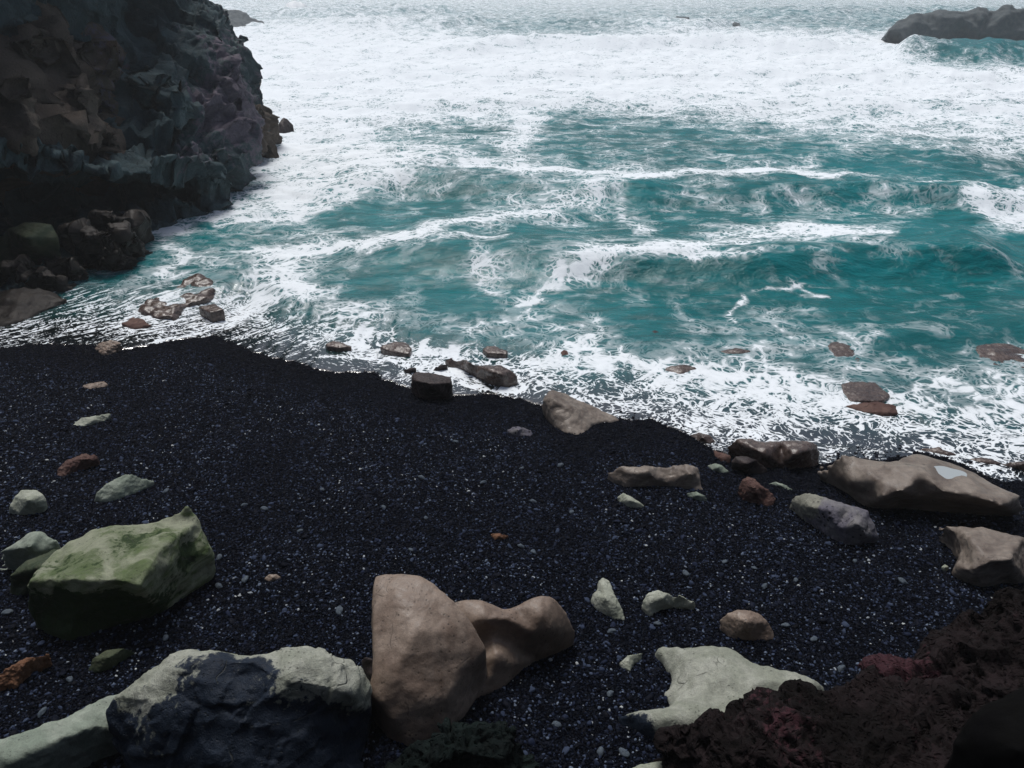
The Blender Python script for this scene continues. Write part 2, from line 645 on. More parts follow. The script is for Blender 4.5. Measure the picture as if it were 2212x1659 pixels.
# --- foam map: coverage at survey points; farthest rows raised to paint in pale mist
FX = np.arange(15) * 158.0
FG = {
    0: [.62] * 10 + [.55] * 5, 22: [.6, .6, .6, .6, .62, .58, .56, .54, .52, .5, .48, .46, .44, .44, .44],
    40: [.5, .5, .5, .55, .6, .58, .52, .48, .46, .46, .42, .4, .38, .38, .38],
    55: [.7, .7, .7, .8, .75, .7, .6, .4, .35, .6, .55, .4, .3, .3, .3],
    75: [.8, .8, .8, .9, .9, .85, .75, .5, .45, .7, .8, .7, .65, .5, .5],
    95: [.9, .9, .9, .95, .95, .95, .9, .85, .8, .9, .95, .95, .9, .7, .6],
    108: [.95] * 12 + [.85, .1, .1],
    128: [.95] * 12 + [.9, .0, .0],
    143: [.95] * 13 + [.6, .5],
    170: [.95] * 15, 200: [.92] * 15,
    225: [.9, .9, .9, .9, .88, .9, .88, .85, .78, .8, .85, .82, .85, .85, .8],
    250: [.8, .8, .8, .8, .82, .85, .7, .55, .35, .45, .6, .7, .72, .75, .7],
    280: [.8, .8, .8, .8, .8, .7, .3, .45, .2, .25, .3, .5, .6, .65, .7],
    310: [.8, .8, .8, .8, .85, .75, .35, .45, .25, .25, .2, .35, .45, .5, .6],
    340: [.8, .8, .8, .8, .8, .8, .65, .3, .25, .2, .25, .2, .3, .35, .4],
    370: [.6, .6, .6, .6, .75, .85, .6, .35, .4, .35, .3, .3, .15, .15, .15],
    400: [.5, .5, .5, .5, .7, .8, .3, .45, .5, .45, .4, .3, .25, .25, .25],
    430: [.5, .5, .5, .6, .8, .45, .12, .3, .3, .2, .2, .2, .15, .1, .6],
    460: [.5, .5, .5, .7, .6, .1, .1, .4, .3, .15, .25, .3, .25, .15, .65],
    490: [.5, .5, .6, .3, .15, .05, .3, .25, .2, .15, .3, .42, .25, .1, .5],
    520: [.4, .4, .5, .2, .45, .4, .4, .1, .1, .2, .45, .5, .3, .05, .1],
    550: [.3, .3, .3, .4, .6, .4, .2, .1, .25, .5, .5, .45, .2, .0, .0],
    580: [.2, .2, .35, .4, .6, .05, .05, .2, .5, .4, .3, .2, .2, .05, .05],
    610: [.3, .3, .35, .55, .6, .1, .1, .3, .2, .1, .05, .15, .12, .1, .15],
    640: [.35, .35, .45, .6, .55, .25, .25, .25, .1, .1, .2, .22, .12, .15, .15],
    670: [.35, .35, .6, .6, .5, .42, .35, .2, .25, .18, .35, .22, .18, .18, .18],
    700: [.4, .38, .6, .45, .42, .45, .5, .28, .5, .25, .35, .28, .22, .22, .22],
    730: [.45, .38, .4, .32, .38, .6, .45, .35, .65, .38, .38, .38, .32, .28, .25],
    760: [.4, .3, .2, .2, .28, .6, .5, .4, .7, .55, .42, .38, .38, .3, .42],
    790: [.3, .3, .2, .2, .2, .35, .6, .5, .6, .65, .6, .48, .45, .48, .52],
    820: [.3, .3, .2, .2, .2, .25, .5, .5, .48, .7, .7, .66, .5, .68, .62],
    850: [.3, .3, .2, .2, .2, .2, .2, .3, .5, .66, .7, .66, .55, .65, .62],
    880: [.3, .3, .2, .2, .2, .2, .2, .2, .42, .65, .62, .62, .62, .58, .62],
    910: [.3, .3, .2, .2, .2, .2, .2, .2, .3, .55, .62, .55, .62, .55, .58],
    940: [.3, .3, .2, .2, .2, .2, .2, .2, .3, .4, .55, .45, .55, .45, .52],
    970: [.3, .3, .2, .2, .2, .2, .2, .2, .3, .4, .4, .4, .45, .52, .55],
    1000: [.3, .3, .2, .2, .2, .2, .2, .2, .3, .4, .4, .4, .45, .5, .55],
    1040: [.3, .3, .2, .2, .2, .2, .2, .2, .3, .4, .4, .4, .45, .5, .6],
}
FY = np.array(sorted(FG))
FM = np.array([FG[int(k)] for k in FY])
# drawn-out foam streaks: (points, half width in survey units, strength)
STROKES = [
    ([(1135, 262), (1145, 300), (1105, 338)], 26, .34), ([(1000, 372), (1150, 392), (1400, 404), (1600, 398), (1750, 372)], 13, .5),
    ([(1600, 398), (1900, 412), (2212, 427)], 7, .42),
    ([(1110, 652), (1190, 612), (1280, 600), (1400, 587), (1500, 577), (1620, 545)], 15, .5),
    ([(1010, 585), (1070, 628)], 22, .38), ([(920, 512), (1050, 492), (1180, 462), (1290, 440)], 18, .45),
    ([(540, 542), (750, 530), (950, 548), (1090, 542)], 13, .45), ([(1330, 425), (1350, 470), (1392, 512)], 18, .34),
    ([(1690, 508), (1800, 530), (1900, 545)], 16, .4), ([(470, 482), (600, 470), (760, 440), (850, 402)], 12, .4),
    ([(300, 505), (345, 497), (395, 505)], 12, .5), ([(360, 520), (385, 555), (370, 590)], 22, .4),
    ([(795, 702), (765, 730), (800, 752), (885, 770)], 5, .6), ([(690, 752), (740, 762), (800, 757)], 4, .6),
    ([(920, 802), (985, 822), (1060, 838), (1112, 836), (1135, 818)], 7, .7),
    ([(930, 730), (960, 760), (1000, 770)], 10, .35), ([(1180, 770), (1240, 740), (1290, 700)], 16, .35),
    ([(1230, 770), (1330, 785), (1430, 800)], 8, .45), ([(1390, 815), (1520, 812), (1640, 805), (1720, 830), (1790, 870)], 9, .4),
    ([(1990, 840), (2060, 830), (2130, 860)], 14, .4), ([(1960, 955), (2040, 985), (2110, 1020), (2200, 1030)], 7, .45),
    ([(2080, 440), (2140, 470), (2212, 480)], 18, .4), ([(1400, 590), (1560, 590), (1700, 585)], 5, .35),
    ([(640, 590), (660, 620), (640, 650)], 16, .3), ([(380, 640), (300, 680), (260, 720)], 10, .4),
    ([(500, 660), (420, 690), (330, 740)], 9, .45),
    ([(1600, 650), (1610, 680), (1590, 705)], 5, .5), ([(1620, 640), (1700, 632), (1790, 655)], 4, .4),
]


def project(x, y, z):
    d = np.stack([x, y, z - HC], 1)
    w = np.maximum(d @ FWD, 0.1)
    return CX + FPX * d[:, 0] / w, CY - FPX * (d @ UPV) / w


def bil(M, xs, ys, x, y):
    x = np.clip(x, xs[0], xs[-1] - 1e-3)
    y = np.clip(y, ys[0], ys[-1] - 1e-3)
    i = np.clip(np.searchsorted(xs, x, 'right') - 1, 0, len(xs) - 2)
    j = np.clip(np.searchsorted(ys, y, 'right') - 1, 0, len(ys) - 2)
    u = (x - xs[i]) / (xs[i + 1] - xs[i])
    v = (y - ys[j]) / (ys[j + 1] - ys[j])
    return (M[j, i] * (1 - u) + M[j, i + 1] * u) * (1 - v) + (M[j + 1, i] * (1 - u) + M[j + 1, i + 1] * u) * v


def poly_dist(px, py, pts):
    best = np.full(len(px), 1e9)
    par = np.zeros(len(px))
    sgn = np.ones(len(px))
    L = 0.0
    segs = []
    for a, b in zip(pts[:-1], pts[1:]):
        l = math.hypot(b[0] - a[0], b[1] - a[1])
        segs.append((a, b, L, l))
        L += l
    for a, b, s0, l in segs:
        dx, dy = (b[0] - a[0]) / l, (b[1] - a[1]) / l
        t_ = np.clip((px - a[0]) * dx + (py - a[1]) * dy, 0, l)
        ex, ey = px - a[0] - dx * t_, py - a[1] - dy * t_
        d = np.hypot(ex, ey)
        k = d < best
        best = np.where(k, d, best)
        par = np.where(k, (s0 + t_) / L, par)
        sgn = np.where(k, np.sign(dx * ey - dy * ex), sgn)
    return best, par, sgn


# wave crests: survey points, height, shoreward width, seaward width
CRESTS = [
    ([(640, 575), (760, 566), (900, 562), (1050, 570), (1250, 590), (1450, 592), (1650, 602), (1800, 582), (2000, 572), (2250, 578)], .50, .75, 2.4),
    ([(640, 478), (760, 445), (850, 408), (1000, 420), (1150, 430), (1350, 436), (1600, 424), (1850, 434), (2110, 446), (2300, 455)], .55, 1.0, 3.2),
    ([(1290, 452), (1180, 475), (1050, 497), (930, 520)], .18, .6, 1.5),
    ([(1500, 530), (1700, 520), (1900, 535), (2200, 530)], .16, .8, 1.6),
    ([(1750, 722), (1900, 735), (2100, 715), (2300, 720)], .14, .4, 1.0),
    ([(640, 330), (800, 345), (1000, 350), (1300, 345), (1700, 350), (2250, 355)], .3, 1.5, 4),
    ([(560, 235), (800, 232), (1100, 222), (1500, 225), (1900, 230), (2300, 228)], .35, 2.0, 5),
    ([(900, 130), (1050, 108), (1180, 98), (1300, 104), (1500, 100), (1700, 104), (1850, 112)], 0.95, 2.2, 6),
    ([(1880, 122), (1980, 128), (2100, 130), (2300, 128)], 1.55, 2.4, 7),
    ([(520, 160), (800, 165), (1200, 160), (1700, 165), (2200, 168)], .4, 3, 7),
    ([(700, 62), (880, 55), (1000, 58)], 1.2, 5, 12), ([(1300, 62), (1400, 55), (1560, 60)], .9, 5, 12),
    ([(640, 40), (760, 34), (1000, 32)], 1.6, 8, 20), ([(1500, 30), (1800, 34), (2200, 28)], 1.2, 8, 20),
]
CRESTS = [(np.array([at_sea(x, y)[:2] for x, y in c[0]]), c[1], c[2], c[3]) for c in
          [tuple(c) for c in CRESTS]]


def wave_z(x, y):
    r = np.hypot(x, y)
    q = np.stack([x, y, x * 0], 1)
    wob = 0.6 * perlin(q * 0.22, 41) * np.clip(r / 20, .5, 3) + 0.22 * perlin(q * 0.8, 42)
    z = np.zeros(len(x))
    for pts, h, wf, wb in CRESTS:
        d, par, sg = poly_dist(x, y + wob, [tuple(p) for p in pts])
        if pts[0][0] > pts[-1][0]:
            sg = -sg
        w = np.where(sg > 0, wb, wf)
        z += h * np.exp(-(d / w) ** 2) * sstep(0, .22, par) * sstep(1, .9, par) * (1 + .35 * perlin(q * .5, 43))
    far = np.clip(r / 34, 0.35, 3.6)
    depth = np.clip(-beach_z(x, y) / 0.7, 0.05, 1)
    ch = 0.16 * fbm(q * np.array([.28, .5, 1]), 3, 51) * far + 0.075 * fbm(q * np.array([.9, 1.7, 1]), 3, 52) * np.clip(far, .35, 1.6)
    ch += 0.012 * fbm(q * np.array([2.2, 4.5, 1]), 2, 53)
    return (z + ch) * depth


def sea_surface(x, y):
    zb = shingle_z(x, y)
    e = edge_dist(x, y)
    film = zb + 0.008 + 0.05 * sstep(0, 2.5, e) * (1 + 0.3 * perlin(np.stack([x * 1.2, y * 1.6, x * 0], 1), 61))
    wz = wave_z(x, y)
    z = np.maximum(wz, film)
    z = np.minimum(z, zb + 0.008 + 0.11 * np.maximum(e, 0) + 0.13 * np.maximum(e - 1.2, 0) ** 2)
    z = np.where(e < 0, zb - 0.02 + np.maximum(e, -1.0) * 0.15, z)
    return z, zb, e


# rows of the sea sheet get wider with distance
rs, r = [], 6.0
while r < 2300:
    rs.append(r)
    r += max(0.042, min(r * r / 4300.0, 0.02 * r))
rs = np.array(rs)
th = np.linspace(-math.radians(53), math.radians(51), 900)
R, T = np.meshgrid(rs, th, indexing='ij')
sx, sy = (R * np.sin(T)).ravel(), (R * np.cos(T)).ravel()
sz, szb, se = sea_surface(sx, sy)
zr = np.maximum(szb, 0) * (sy < 25)
ipx, ipy = project(sx, sy, zr)
F = bil(FM, FX, FY.astype(float), ipx, ipy)
_q = np.stack([sx, sy, sx * 0], 1)
k_ = np.clip(20.0 / np.hypot(sx, sy), .3, 2)
jx = ipx + k_ * (34 * perlin(_q * .45, 301) + 20 * perlin(_q * 1.3, 302) + 10 * perlin(_q * 3.5, 303))
jy = ipy + k_ * (20 * perlin(_q * .45, 304) + 12 * perlin(_q * 1.3, 305) + 7 * perlin(_q * 3.5, 306))
for pts, w, st in STROKES:
    d, par, _ = poly_dist(jx, jy, pts)
    F = np.maximum(F, F + st * np.exp(-(d / w) ** 2) * (1 - np.clip(F - .3, 0, .7)))
# a thin bright lip of foam at the run-up line
q = np.stack([sx * 0.7, sy * 0.7, sx * 0], 1)
F = np.where(F > .8, .8 + (F - .8) * .45, F)
near = sstep(640, 740, ipy)
F = F - near * 0.085 - 0.14 * np.exp(-np.maximum(se, 0) / 0.35)
F = F + 0.0 * np.exp(-((se - .1) / 0.14) ** 2) * (perlin(q, 71) > -0.15) * np.clip(F * 3, 0, 1)
# foam rides on crests, less in steep faces
depth = np.clip(sz - szb, 0, 5)
nx, ny = len(th), len(rs)
keep = (se > -0.8)
i = (np.arange(ny - 1)[:, None] * nx + np.arange(nx - 1)[None]).ravel()
quads = np.stack([i, i + nx, i + nx + 1, i + 1], 1)
quads = quads[keep[quads].all(1)]
used = np.zeros(len(sx), bool)
used[quads.ravel()] = True
remap = np.cumsum(used) - 1
quads = remap[quads]
me = bpy.data.meshes.new('sea')
me.vertices.add(int(used.sum()))
me.vertices.foreach_set('co', np.stack([sx, sy, sz], 1)[used].astype(np.float32).ravel())
me.loops.add(len(quads) * 4)
me.loops.foreach_set('vertex_index', quads.astype(np.int32).ravel())
me.polygons.add(len(quads))
me.polygons.foreach_set('loop_start', np.arange(0, len(quads) * 4, 4, dtype=np.int32))
me.update(calc_edges=True)
smooth_all(me)
add_attr(me, 'foam', F[used])
thin = 1 - 0.55 * sstep(2.2, 0.6, se) - 0.42 * sstep(640, 450, ipx) * sstep(570, 640, ipy)   # clear run-up water
add_attr(me, 'depth', (depth * thin)[used])
a0, a1 = at_height(40, 735, 0, False), at_height(420, 668, 0, False)
STREAK_ROT = math.atan2(a1[1] - a0[1], a1[0] - a0[0])
streak = sstep(560, 430, ipx) * sstep(590, 640, ipy) + sstep(420, 520, ipx) * sstep(700, 640, ipx) * sstep(660, 700, ipy)
add_attr(me, 'streak', np.clip(streak, 0, 1)[used])

m_sea, t = new_mat('sea_water')
pos = t.new('ShaderNodeNewGeometry').outputs['Position']
p2 = t.mapping(pos, scale=(1, 1, 0.0))
wn_ = t.new('ShaderNodeTexNoise')
wn_.inputs['Scale'].default_value = 0.9
wn_.inputs['Detail'].default_value = 3
t.link(p2, wn_.inputs['Vector'])
wv = t.new('ShaderNodeVectorMath', operation='MULTIPLY_ADD')
t.link(wn_.outputs['Color'], wv.inputs[0])
wv.inputs[1].default_value = (1.0, 1.0, 0)
t.link(p2, wv.inputs[2])
warped = wv.outputs[0]
wn2 = t.new('ShaderNodeTexNoise')
wn2.inputs['Scale'].default_value = 5.0
wn2.inputs['Detail'].default_value = 2
t.link(p2, wn2.inputs['Vector'])
wv2 = t.new('ShaderNodeVectorMath', operation='MULTIPLY_ADD')
t.link(wn2.outputs['Color'], wv2.inputs[0])
wv2.inputs[1].default_value = (0.16, 0.16, 0)
t.link(warped, wv2.inputs[2])
warped2 = wv2.outputs[0]
n_big = t.noise(warped, 0.55, 9, 0.62, 0.2)
n_fine = t.noise(warped, 5.0, 7, 0.65, 0.4)
n_mid = t.noise(t.mapping(warped, scale=(1.0, 1.5, 1)), 1.5, 6, 0.6, 0.3)
lace1 = t.ramp(t.voronoi(warped2, 1.5, 'SMOOTH_F1'), 0.15, 0.75)
e1 = t.voronoi(warped2, 2.4, 'DISTANCE_TO_EDGE')
e2 = t.voronoi(warped2, 7.5, 'DISTANCE_TO_EDGE')
net = t.math('MAXIMUM', t.ramp(e1, 0.0, 0.16, 1.0, 0.0), t.math('MULTIPLY', t.ramp(e2, 0.0, 0.22, 1.0, 0.0), 0.75))
pst = t.mapping(pos, rot=(0, 0, -STREAK_ROT), scale=(1, 1, 0))
pst2 = t.mapping(pst, scale=(1.5, 14.0, 0))
n_st = t.noise(pst2, 1.0, 6, 0.6, 0.5)
fo = t.attr('foam')
stk = t.attr('streak')
v = t.math('ADD', fo, t.math('MULTIPLY', t.math('SUBTRACT', n_big, 0.5), 1.5))
v = t.math('ADD', v, t.math('MULTIPLY', t.math('SUBTRACT', n_fine, 0.5), 0.9))
v = t.math('ADD', v, t.math('MULTIPLY', t.math('SUBTRACT', net, 0.35), 0.34))
v = t.math('ADD', v, t.math('MULTIPLY', t.math('SUBTRACT', n_mid, 0.5), 0.8))
v_st = t.math('ADD', t.math('ADD', t.math('MULTIPLY', fo, 0.9), 0.06), t.math('MULTIPLY', t.math('SUBTRACT', n_st, 0.5), 2.6))
v_st = t.math('ADD', v_st, t.math('MULTIPLY', t.math('SUBTRACT', n_fine, 0.5), 1.3))
vm = t.new('ShaderNodeMix', data_type='FLOAT')
t.link(stk, vm.inputs[0])
t.link(v, vm.inputs[2])
t.link(v_st, vm.inputs[3])
v = vm.outputs[0]
v_soft = t.math('ADD', fo, t.math('ADD', t.math('MULTIPLY', t.math('SUBTRACT', n_big, 0.5), 1.4), t.math('MULTIPLY', t.math('SUBTRACT', n_mid, 0.5), 1.0)))
lace = t.ramp(t.math('ADD', t.math('MULTIPLY', net, 0.45), t.math('MULTIPLY', n_fine, 1.0)), 0.5, 0.84, 0.10, 1.0)
foam_soft = t.math('MULTIPLY', t.ramp(v_soft, 0.12, 0.62, 0.0, 0.62), lace)
dep = t.attr('depth')
foam_soft = t.math('MULTIPLY', foam_soft, t.ramp(dep, 0.08, 0.5))
deepf = t.ramp(dep, 0.02, 0.35)
n_vf = t.noise(warped2, 13.0, 5, 0.62, 0.3)
net_f = t.ramp(t.voronoi(warped2, 11.0, 'DISTANCE_TO_EDGE'), 0.0, 0.25, 1.0, 0.0)
v_film = t.math('ADD', t.math('MULTIPLY', t.math('SUBTRACT', n_vf, 0.5), 1.5), t.math('MULTIPLY', t.math('SUBTRACT', net_f, 0.3), 0.35))
v = t.math('ADD', v, t.math('MULTIPLY', v_film, t.math('SUBTRACT', 1.0, deepf)))
foam_hard = t.ramp(v, t.math('MULTIPLY_ADD', deepf, -0.03, 0.53), t.math('MULTIPLY_ADD', deepf, 0.11, 0.65), 0.0, t.math('MULTIPLY_ADD', t.ramp(v, 0.6, 1.0), 0.14, 0.83))
foam = t.math('MAXIMUM', foam_hard, foam_soft)
opac = t.math('SUBTRACT', 1.0, t.math('POWER', 2.718, t.math('MULTIPLY', dep, -3.4)))
# water body
tint = t.mix(t.ramp(t.math('ADD', t.math('MULTIPLY', t.noise(p2, 0.12, 3), 0.5), t.math('MULTIPLY', t.noise(t.mapping(pos, scale=(0.6, 2.0, 0)), 1.6, 5, 0.6, 0.4), 0.5)), 0.4, 0.6), (0.0, 0.105, 0.112, 1), (0.0, 0.165, 0.18, 1))
rip = t.noise(t.mapping(pos, scale=(1, 2.2, 0)), 1.7, 6, 0.6, 0.3)
wbump = t.bump(rip, 0.6, 0.16)
wat = t.new('ShaderNodeBsdfPrincipled')
t.link(tint, wat.inputs['Base Color'])
wat.inputs['Roughness'].default_value = 0.2
wat.inputs['Specular IOR Level'].default_value = 0.28
wat.inputs['IOR'].default_value = 1.333
t.link(wbump, wat.inputs['Normal'])
clear = t.new('ShaderNodeBsdfTransparent')
clear.inputs['Color'].default_value = (0.72, 0.9, 0.9, 1)
glo = t.new('ShaderNodeBsdfGlossy')
glo.inputs['Roughness'].default_value = 0.14
glo.inputs['Color'].default_value = (1, 1, 1, 1)
fbump = t.bump(t.noise(p2, 9.0, 5, 0.6), 0.35, 0.02)
t.link(fbump, glo.inputs['Normal'])
fr = t.new('ShaderNodeFresnel')
fr.inputs['IOR'].default_value = 1.333
t.link(fbump, fr.inputs['Normal'])
film = t.new('ShaderNodeMixShader')
t.link(t.math('MULTIPLY', fr.outputs[0], 0.2), film.inputs[0])
t.link(clear.outputs[0], film.inputs[1])
t.link(glo.outputs[0], film.inputs[2])
body = t.new('ShaderNodeMixShader')
t.link(opac, body.inputs[0])
t.link(film.outputs[0], body.inputs[1])
t.link(wat.outputs[0], body.inputs[2])
fb = t.new('ShaderNodeBsdfDiffuse')
fb.inputs['Color'].default_value = (0.80, 0.85, 0.885, 1)
fh = t.math('ADD', t.math('MULTIPLY', foam, 0.6), t.math('MULTIPLY', n_fine, 0.6))
t.link(t.bump(fh, 0.3, 0.06), fb.inputs['Normal'])
mx = t.new('ShaderNodeMixShader')
t.link(foam, mx.inputs[0])
t.link(body.outputs[0], mx.inputs[1])
t.link(fb.outputs[0], mx.inputs[2])
ou = t.new('ShaderNodeOutputMaterial')
t.link(mx.outputs[0], ou.inputs['Surface'])
tag(link('sea', me, m_sea), kind='structure')

# ==================================================================
# SHINGLE: loose pebbles, far too many to count
# ==================================================================
def scatter_pebbles():
    n = 640000
    x = RNG.uniform(-12, 11, n)
    y = RNG.uniform(2.6, 15.5, n)
    z = beach_z(x, y)
    px, py = project(x, y, z)
    e = edge_dist(x, y)
    dens = np.clip(1.15 - 0.045 * (y - 4), 0.55, 1)
    ok = (px > -260) & (px < 2472) & (py < 1760) & (e < 0.9) & (RNG.random(n) < dens)
    x, y, e = x[ok], y[ok], e[ok]
    n = len(x)
    s = np.exp(RNG.normal(math.log(0.0084), 0.38, n))
    s = np.clip(s, 0.005, 0.03)
    big = RNG.random(n) < 0.006
    s = np.where(big, RNG.uniform(0.022, 0.036, n), s)
    z = shingle_z(x, y) + s * RNG.uniform(-0.1, 0.35, n)
    sc = np.stack([s * RNG.uniform(0.9, 1.5, n), s * RNG.uniform(0.7, 1.05, n), s * RNG.uniform(0.45, 0.75, n)], 1)
    rot = np.stack([RNG.normal(0, 0.35, n), RNG.normal(0, 0.35, n), RNG.uniform(0, 6.28, n)], 1)
    sh = RNG.random(n) * (0.62 + 0.38 * sstep(0.3, -1.6, e)) * np.clip(1 + 0.16 * perlin(np.stack([x * .8, y * .8, x * 0], 1), 91), .7, 1.0)
    sh = np.where(s > 0.02, np.minimum(sh, 0.9), sh)
    me = bpy.data.meshes.new('shingle_pebbles')
    me.vertices.add(n)
    me.vertices.foreach_set('co', np.stack([x, y, z], 1).astype(np.float32).ravel())
    for nm, arr in (('scl', sc), ('rot', rot)):
        a = me.attributes.new(nm, 'FLOAT_VECTOR', 'POINT')
        a.data.foreach_set('vector', arr.astype(np.float32).ravel())
    add_attr(me, 'shade', sh)
    me.update()

    m, t = new_mat('pebble_stone')
    at = t.new('ShaderNodeAttribute', attribute_name='shade', attribute_type='INSTANCER')
    cr = t.new('ShaderNodeValToRGB')
    el = cr.color_ramp.elements
    el[0].position, el[0].color = 0.0, (0.0018, 0.0024, 0.005, 1)
    el[1].position, el[1].color = 0.62, (0.0048, 0.0068, 0.014, 1)
    for p_, c_ in ((0.83, (0.014, 0.020, 0.042, 1)), (0.94, (0.047, 0.064, 0.105, 1)), (0.985, (0.12, 0.15, 0.20, 1)), (1.0, (0.40, 0.42, 0.42, 1))):
        k = el.new(p_)
        k.color = c_
    t.link(at.outputs['Fac'], cr.inputs[0])
    b = t.new('ShaderNodeBsdfPrincipled')
    t.link(cr.outputs[0], b.inputs['Base Color'])
    b.inputs['Roughness'].default_value = 0.6
    b.inputs['Specular IOR Level'].default_value = 0.05
    o = t.new('ShaderNodeOutputMaterial')
    t.link(b.outputs[0], o.inputs['Surface'])

    ob = link('shingle_pebbles', me, m)
    tag(ob, 'black and blue-grey pebbles covering the beach', 'pebbles', kind='stuff')
    ng = bpy.data.node_groups.new('pebbles', 'GeometryNodeTree')
    ng.interface.new_socket('Geometry', in_out='INPUT', socket_type='NodeSocketGeometry')
    ng.interface.new_socket('Geometry', in_out='OUTPUT', socket_type='NodeSocketGeometry')
    N, L = ng.nodes, ng.links
    gi, go = N.new('NodeGroupInput'), N.new('NodeGroupOutput')
    ico = N.new('GeometryNodeMeshIcoSphere')
    ico.inputs['Radius'].default_value = 1.0
    ico.inputs['Subdivisions'].default_value = 2
    nz = N.new('ShaderNodeTexNoise')
    nz.inputs['Scale'].default_value = 0.9
    sub = N.new('ShaderNodeVectorMath')
    sub.operation = 'SUBTRACT'
    sub.inputs[1].default_value = (0.5, 0.5, 0.5)
    L.new(nz.outputs['Color'], sub.inputs[0])
    sp = N.new('GeometryNodeSetPosition')
    L.new(ico.outputs[0], sp.inputs['Geometry'])
    L.new(sub.outputs[0], sp.inputs['Offset'])
    ss = N.new('GeometryNodeSetShadeSmooth')
    L.new(sp.outputs[0], ss.inputs[0])
    sm = N.new('GeometryNodeSetMaterial')
    sm.inputs['Material'].default_value = m
    L.new(ss.outputs[0], sm.inputs['Geometry'])
    iop = N.new('GeometryNodeInstanceOnPoints')
    L.new(gi.outputs[0], iop.inputs['Points'])
    L.new(sm.outputs[0], iop.inputs['Instance'])
    for nm, sock in (('scl', 'Scale'), ('rot', 'Rotation')):
        na = N.new('GeometryNodeInputNamedAttribute')
        na.data_type = 'FLOAT_VECTOR'
        na.inputs['Name'].default_value = nm
        if nm == 'rot':
            er = N.new('FunctionNodeEulerToRotation')
            L.new(na.outputs[0], er.inputs[0])
            L.new(er.outputs[0], iop.inputs[sock])
        else:
            L.new(na.outputs[0], iop.inputs[sock])
    L.new(iop.outputs[0], go.inputs[0])
    md = ob.modifiers.new('pebbles', 'NODES')
    md.node_group = ng


scatter_pebbles()

# ==================================================================
# STONES. Colours are those of wet and dry stone; the far rock's includes haze
# ==================================================================
M_BROWN = rock_mat('brown_sandstone', (0.155, 0.112, 0.085), (0.225, 0.175, 0.138), rough=0.48, bump=0.24, pits=0.7, pit_scale=8, spec=0.38)
M_BROWN_WET = rock_mat('wet_brown_stone', (0.06, 0.042, 0.036), (0.10, 0.072, 0.06), rough=0.28, bump=0.35, spec=0.5)
M_TAUPE = rock_mat('taupe_stone', (0.125, 0.10, 0.082), (0.21, 0.178, 0.148), rough=0.47, bump=0.25, streak=True, pits=0.6, pit_scale=9, spec=0.35)
M_PALE = rock_mat('pale_tuff', (0.24, 0.26, 0.205), (0.33, 0.345, 0.29), rough=0.7, bump=0.4, pits=0.5, pit_scale=12)
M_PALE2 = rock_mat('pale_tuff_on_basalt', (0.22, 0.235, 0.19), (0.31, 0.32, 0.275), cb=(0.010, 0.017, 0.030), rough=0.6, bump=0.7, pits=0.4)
M_MINT = rock_mat('pale_mint_stone', (0.17, 0.205, 0.165), (0.25, 0.28, 0.235), rough=0.7, bump=0.4, pits=0.6, pit_scale=13)
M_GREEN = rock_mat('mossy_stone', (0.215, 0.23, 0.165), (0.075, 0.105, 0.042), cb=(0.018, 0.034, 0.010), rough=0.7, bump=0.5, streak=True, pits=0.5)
M_GREEN_DARK = rock_mat('dark_green_stone', (0.03, 0.045, 0.025), (0.06, 0.07, 0.04), rough=0.7, bump=0.5, pits=0.5)
M_PURPLE = rock_mat('speckled_grey_stone', (0.105, 0.10, 0.125), (0.17, 0.165, 0.165), cb=(0.20, 0.20, 0.165), rough=0.6, bump=0.5, pits=1.0, pit_scale=5.5)
M_RED = rock_mat('red_scoria', (0.075, 0.040, 0.034), (0.135, 0.083, 0.068), rough=0.75, bump=0.7, pits=0.6)
M_ORANGE = rock_mat('rust_brown_stone', (0.10, 0.047, 0.027), (0.17, 0.088, 0.05), rough=0.8, bump=0.7, pits=0.4)
M_DARK = rock_mat('dark_basalt', (0.026, 0.02, 0.02), (0.06, 0.045, 0.043), rough=0.45, bump=0.5, pits=0.3)
M_MOSSY_BLACK = rock_mat('black_green_lava', (0.004, 0.007, 0.007), (0.008, 0.014, 0.013), rough=0.8, bump=0.9, spec=0.08, vesic=1.0)
M_BLACK = rock_mat('near_black', (0.0025, 0.0025, 0.003), (0.004, 0.004, 0.004), rough=0.95, bump=0.3, spec=0.02)
M_LAVA = rock_mat('vesicular_lava', (0.005, 0.004, 0.004), (0.017, 0.012, 0.013), cb=(0.045, 0.020, 0.025), rough=0.85, bump=1.0, spec=0.08, vesic=1.0)
M_CLIFF = rock_mat('cliff_basalt', (0.028, 0.052, 0.060), (0.058, 0.090, 0.098), cb=(0.11, 0.094, 0.118), rough=0.7, bump=0.9, spec=0.15, sc=0.25)
M_CLIFF_BROWN = rock_mat('cliff_brown', (0.065, 0.052, 0.043), (0.105, 0.085, 0.07), cb=(0.09, 0.08, 0.11), rough=0.8, bump=0.8, spec=0.12, sc=0.3)
M_CLIFF_BOULDER = rock_mat('cliff_foot_stone', (0.018, 0.015, 0.013), (0.04, 0.033, 0.028), rough=0.5, bump=0.6, spec=0.2)
M_ISLAND = rock_mat('hazed_island_rock', (0.062, 0.078, 0.086), (0.09, 0.104, 0.108), rough=0.85, bump=1.0, spec=0.2)  # lightened to grey-blue: distance haze put into the base colour

B = boulder
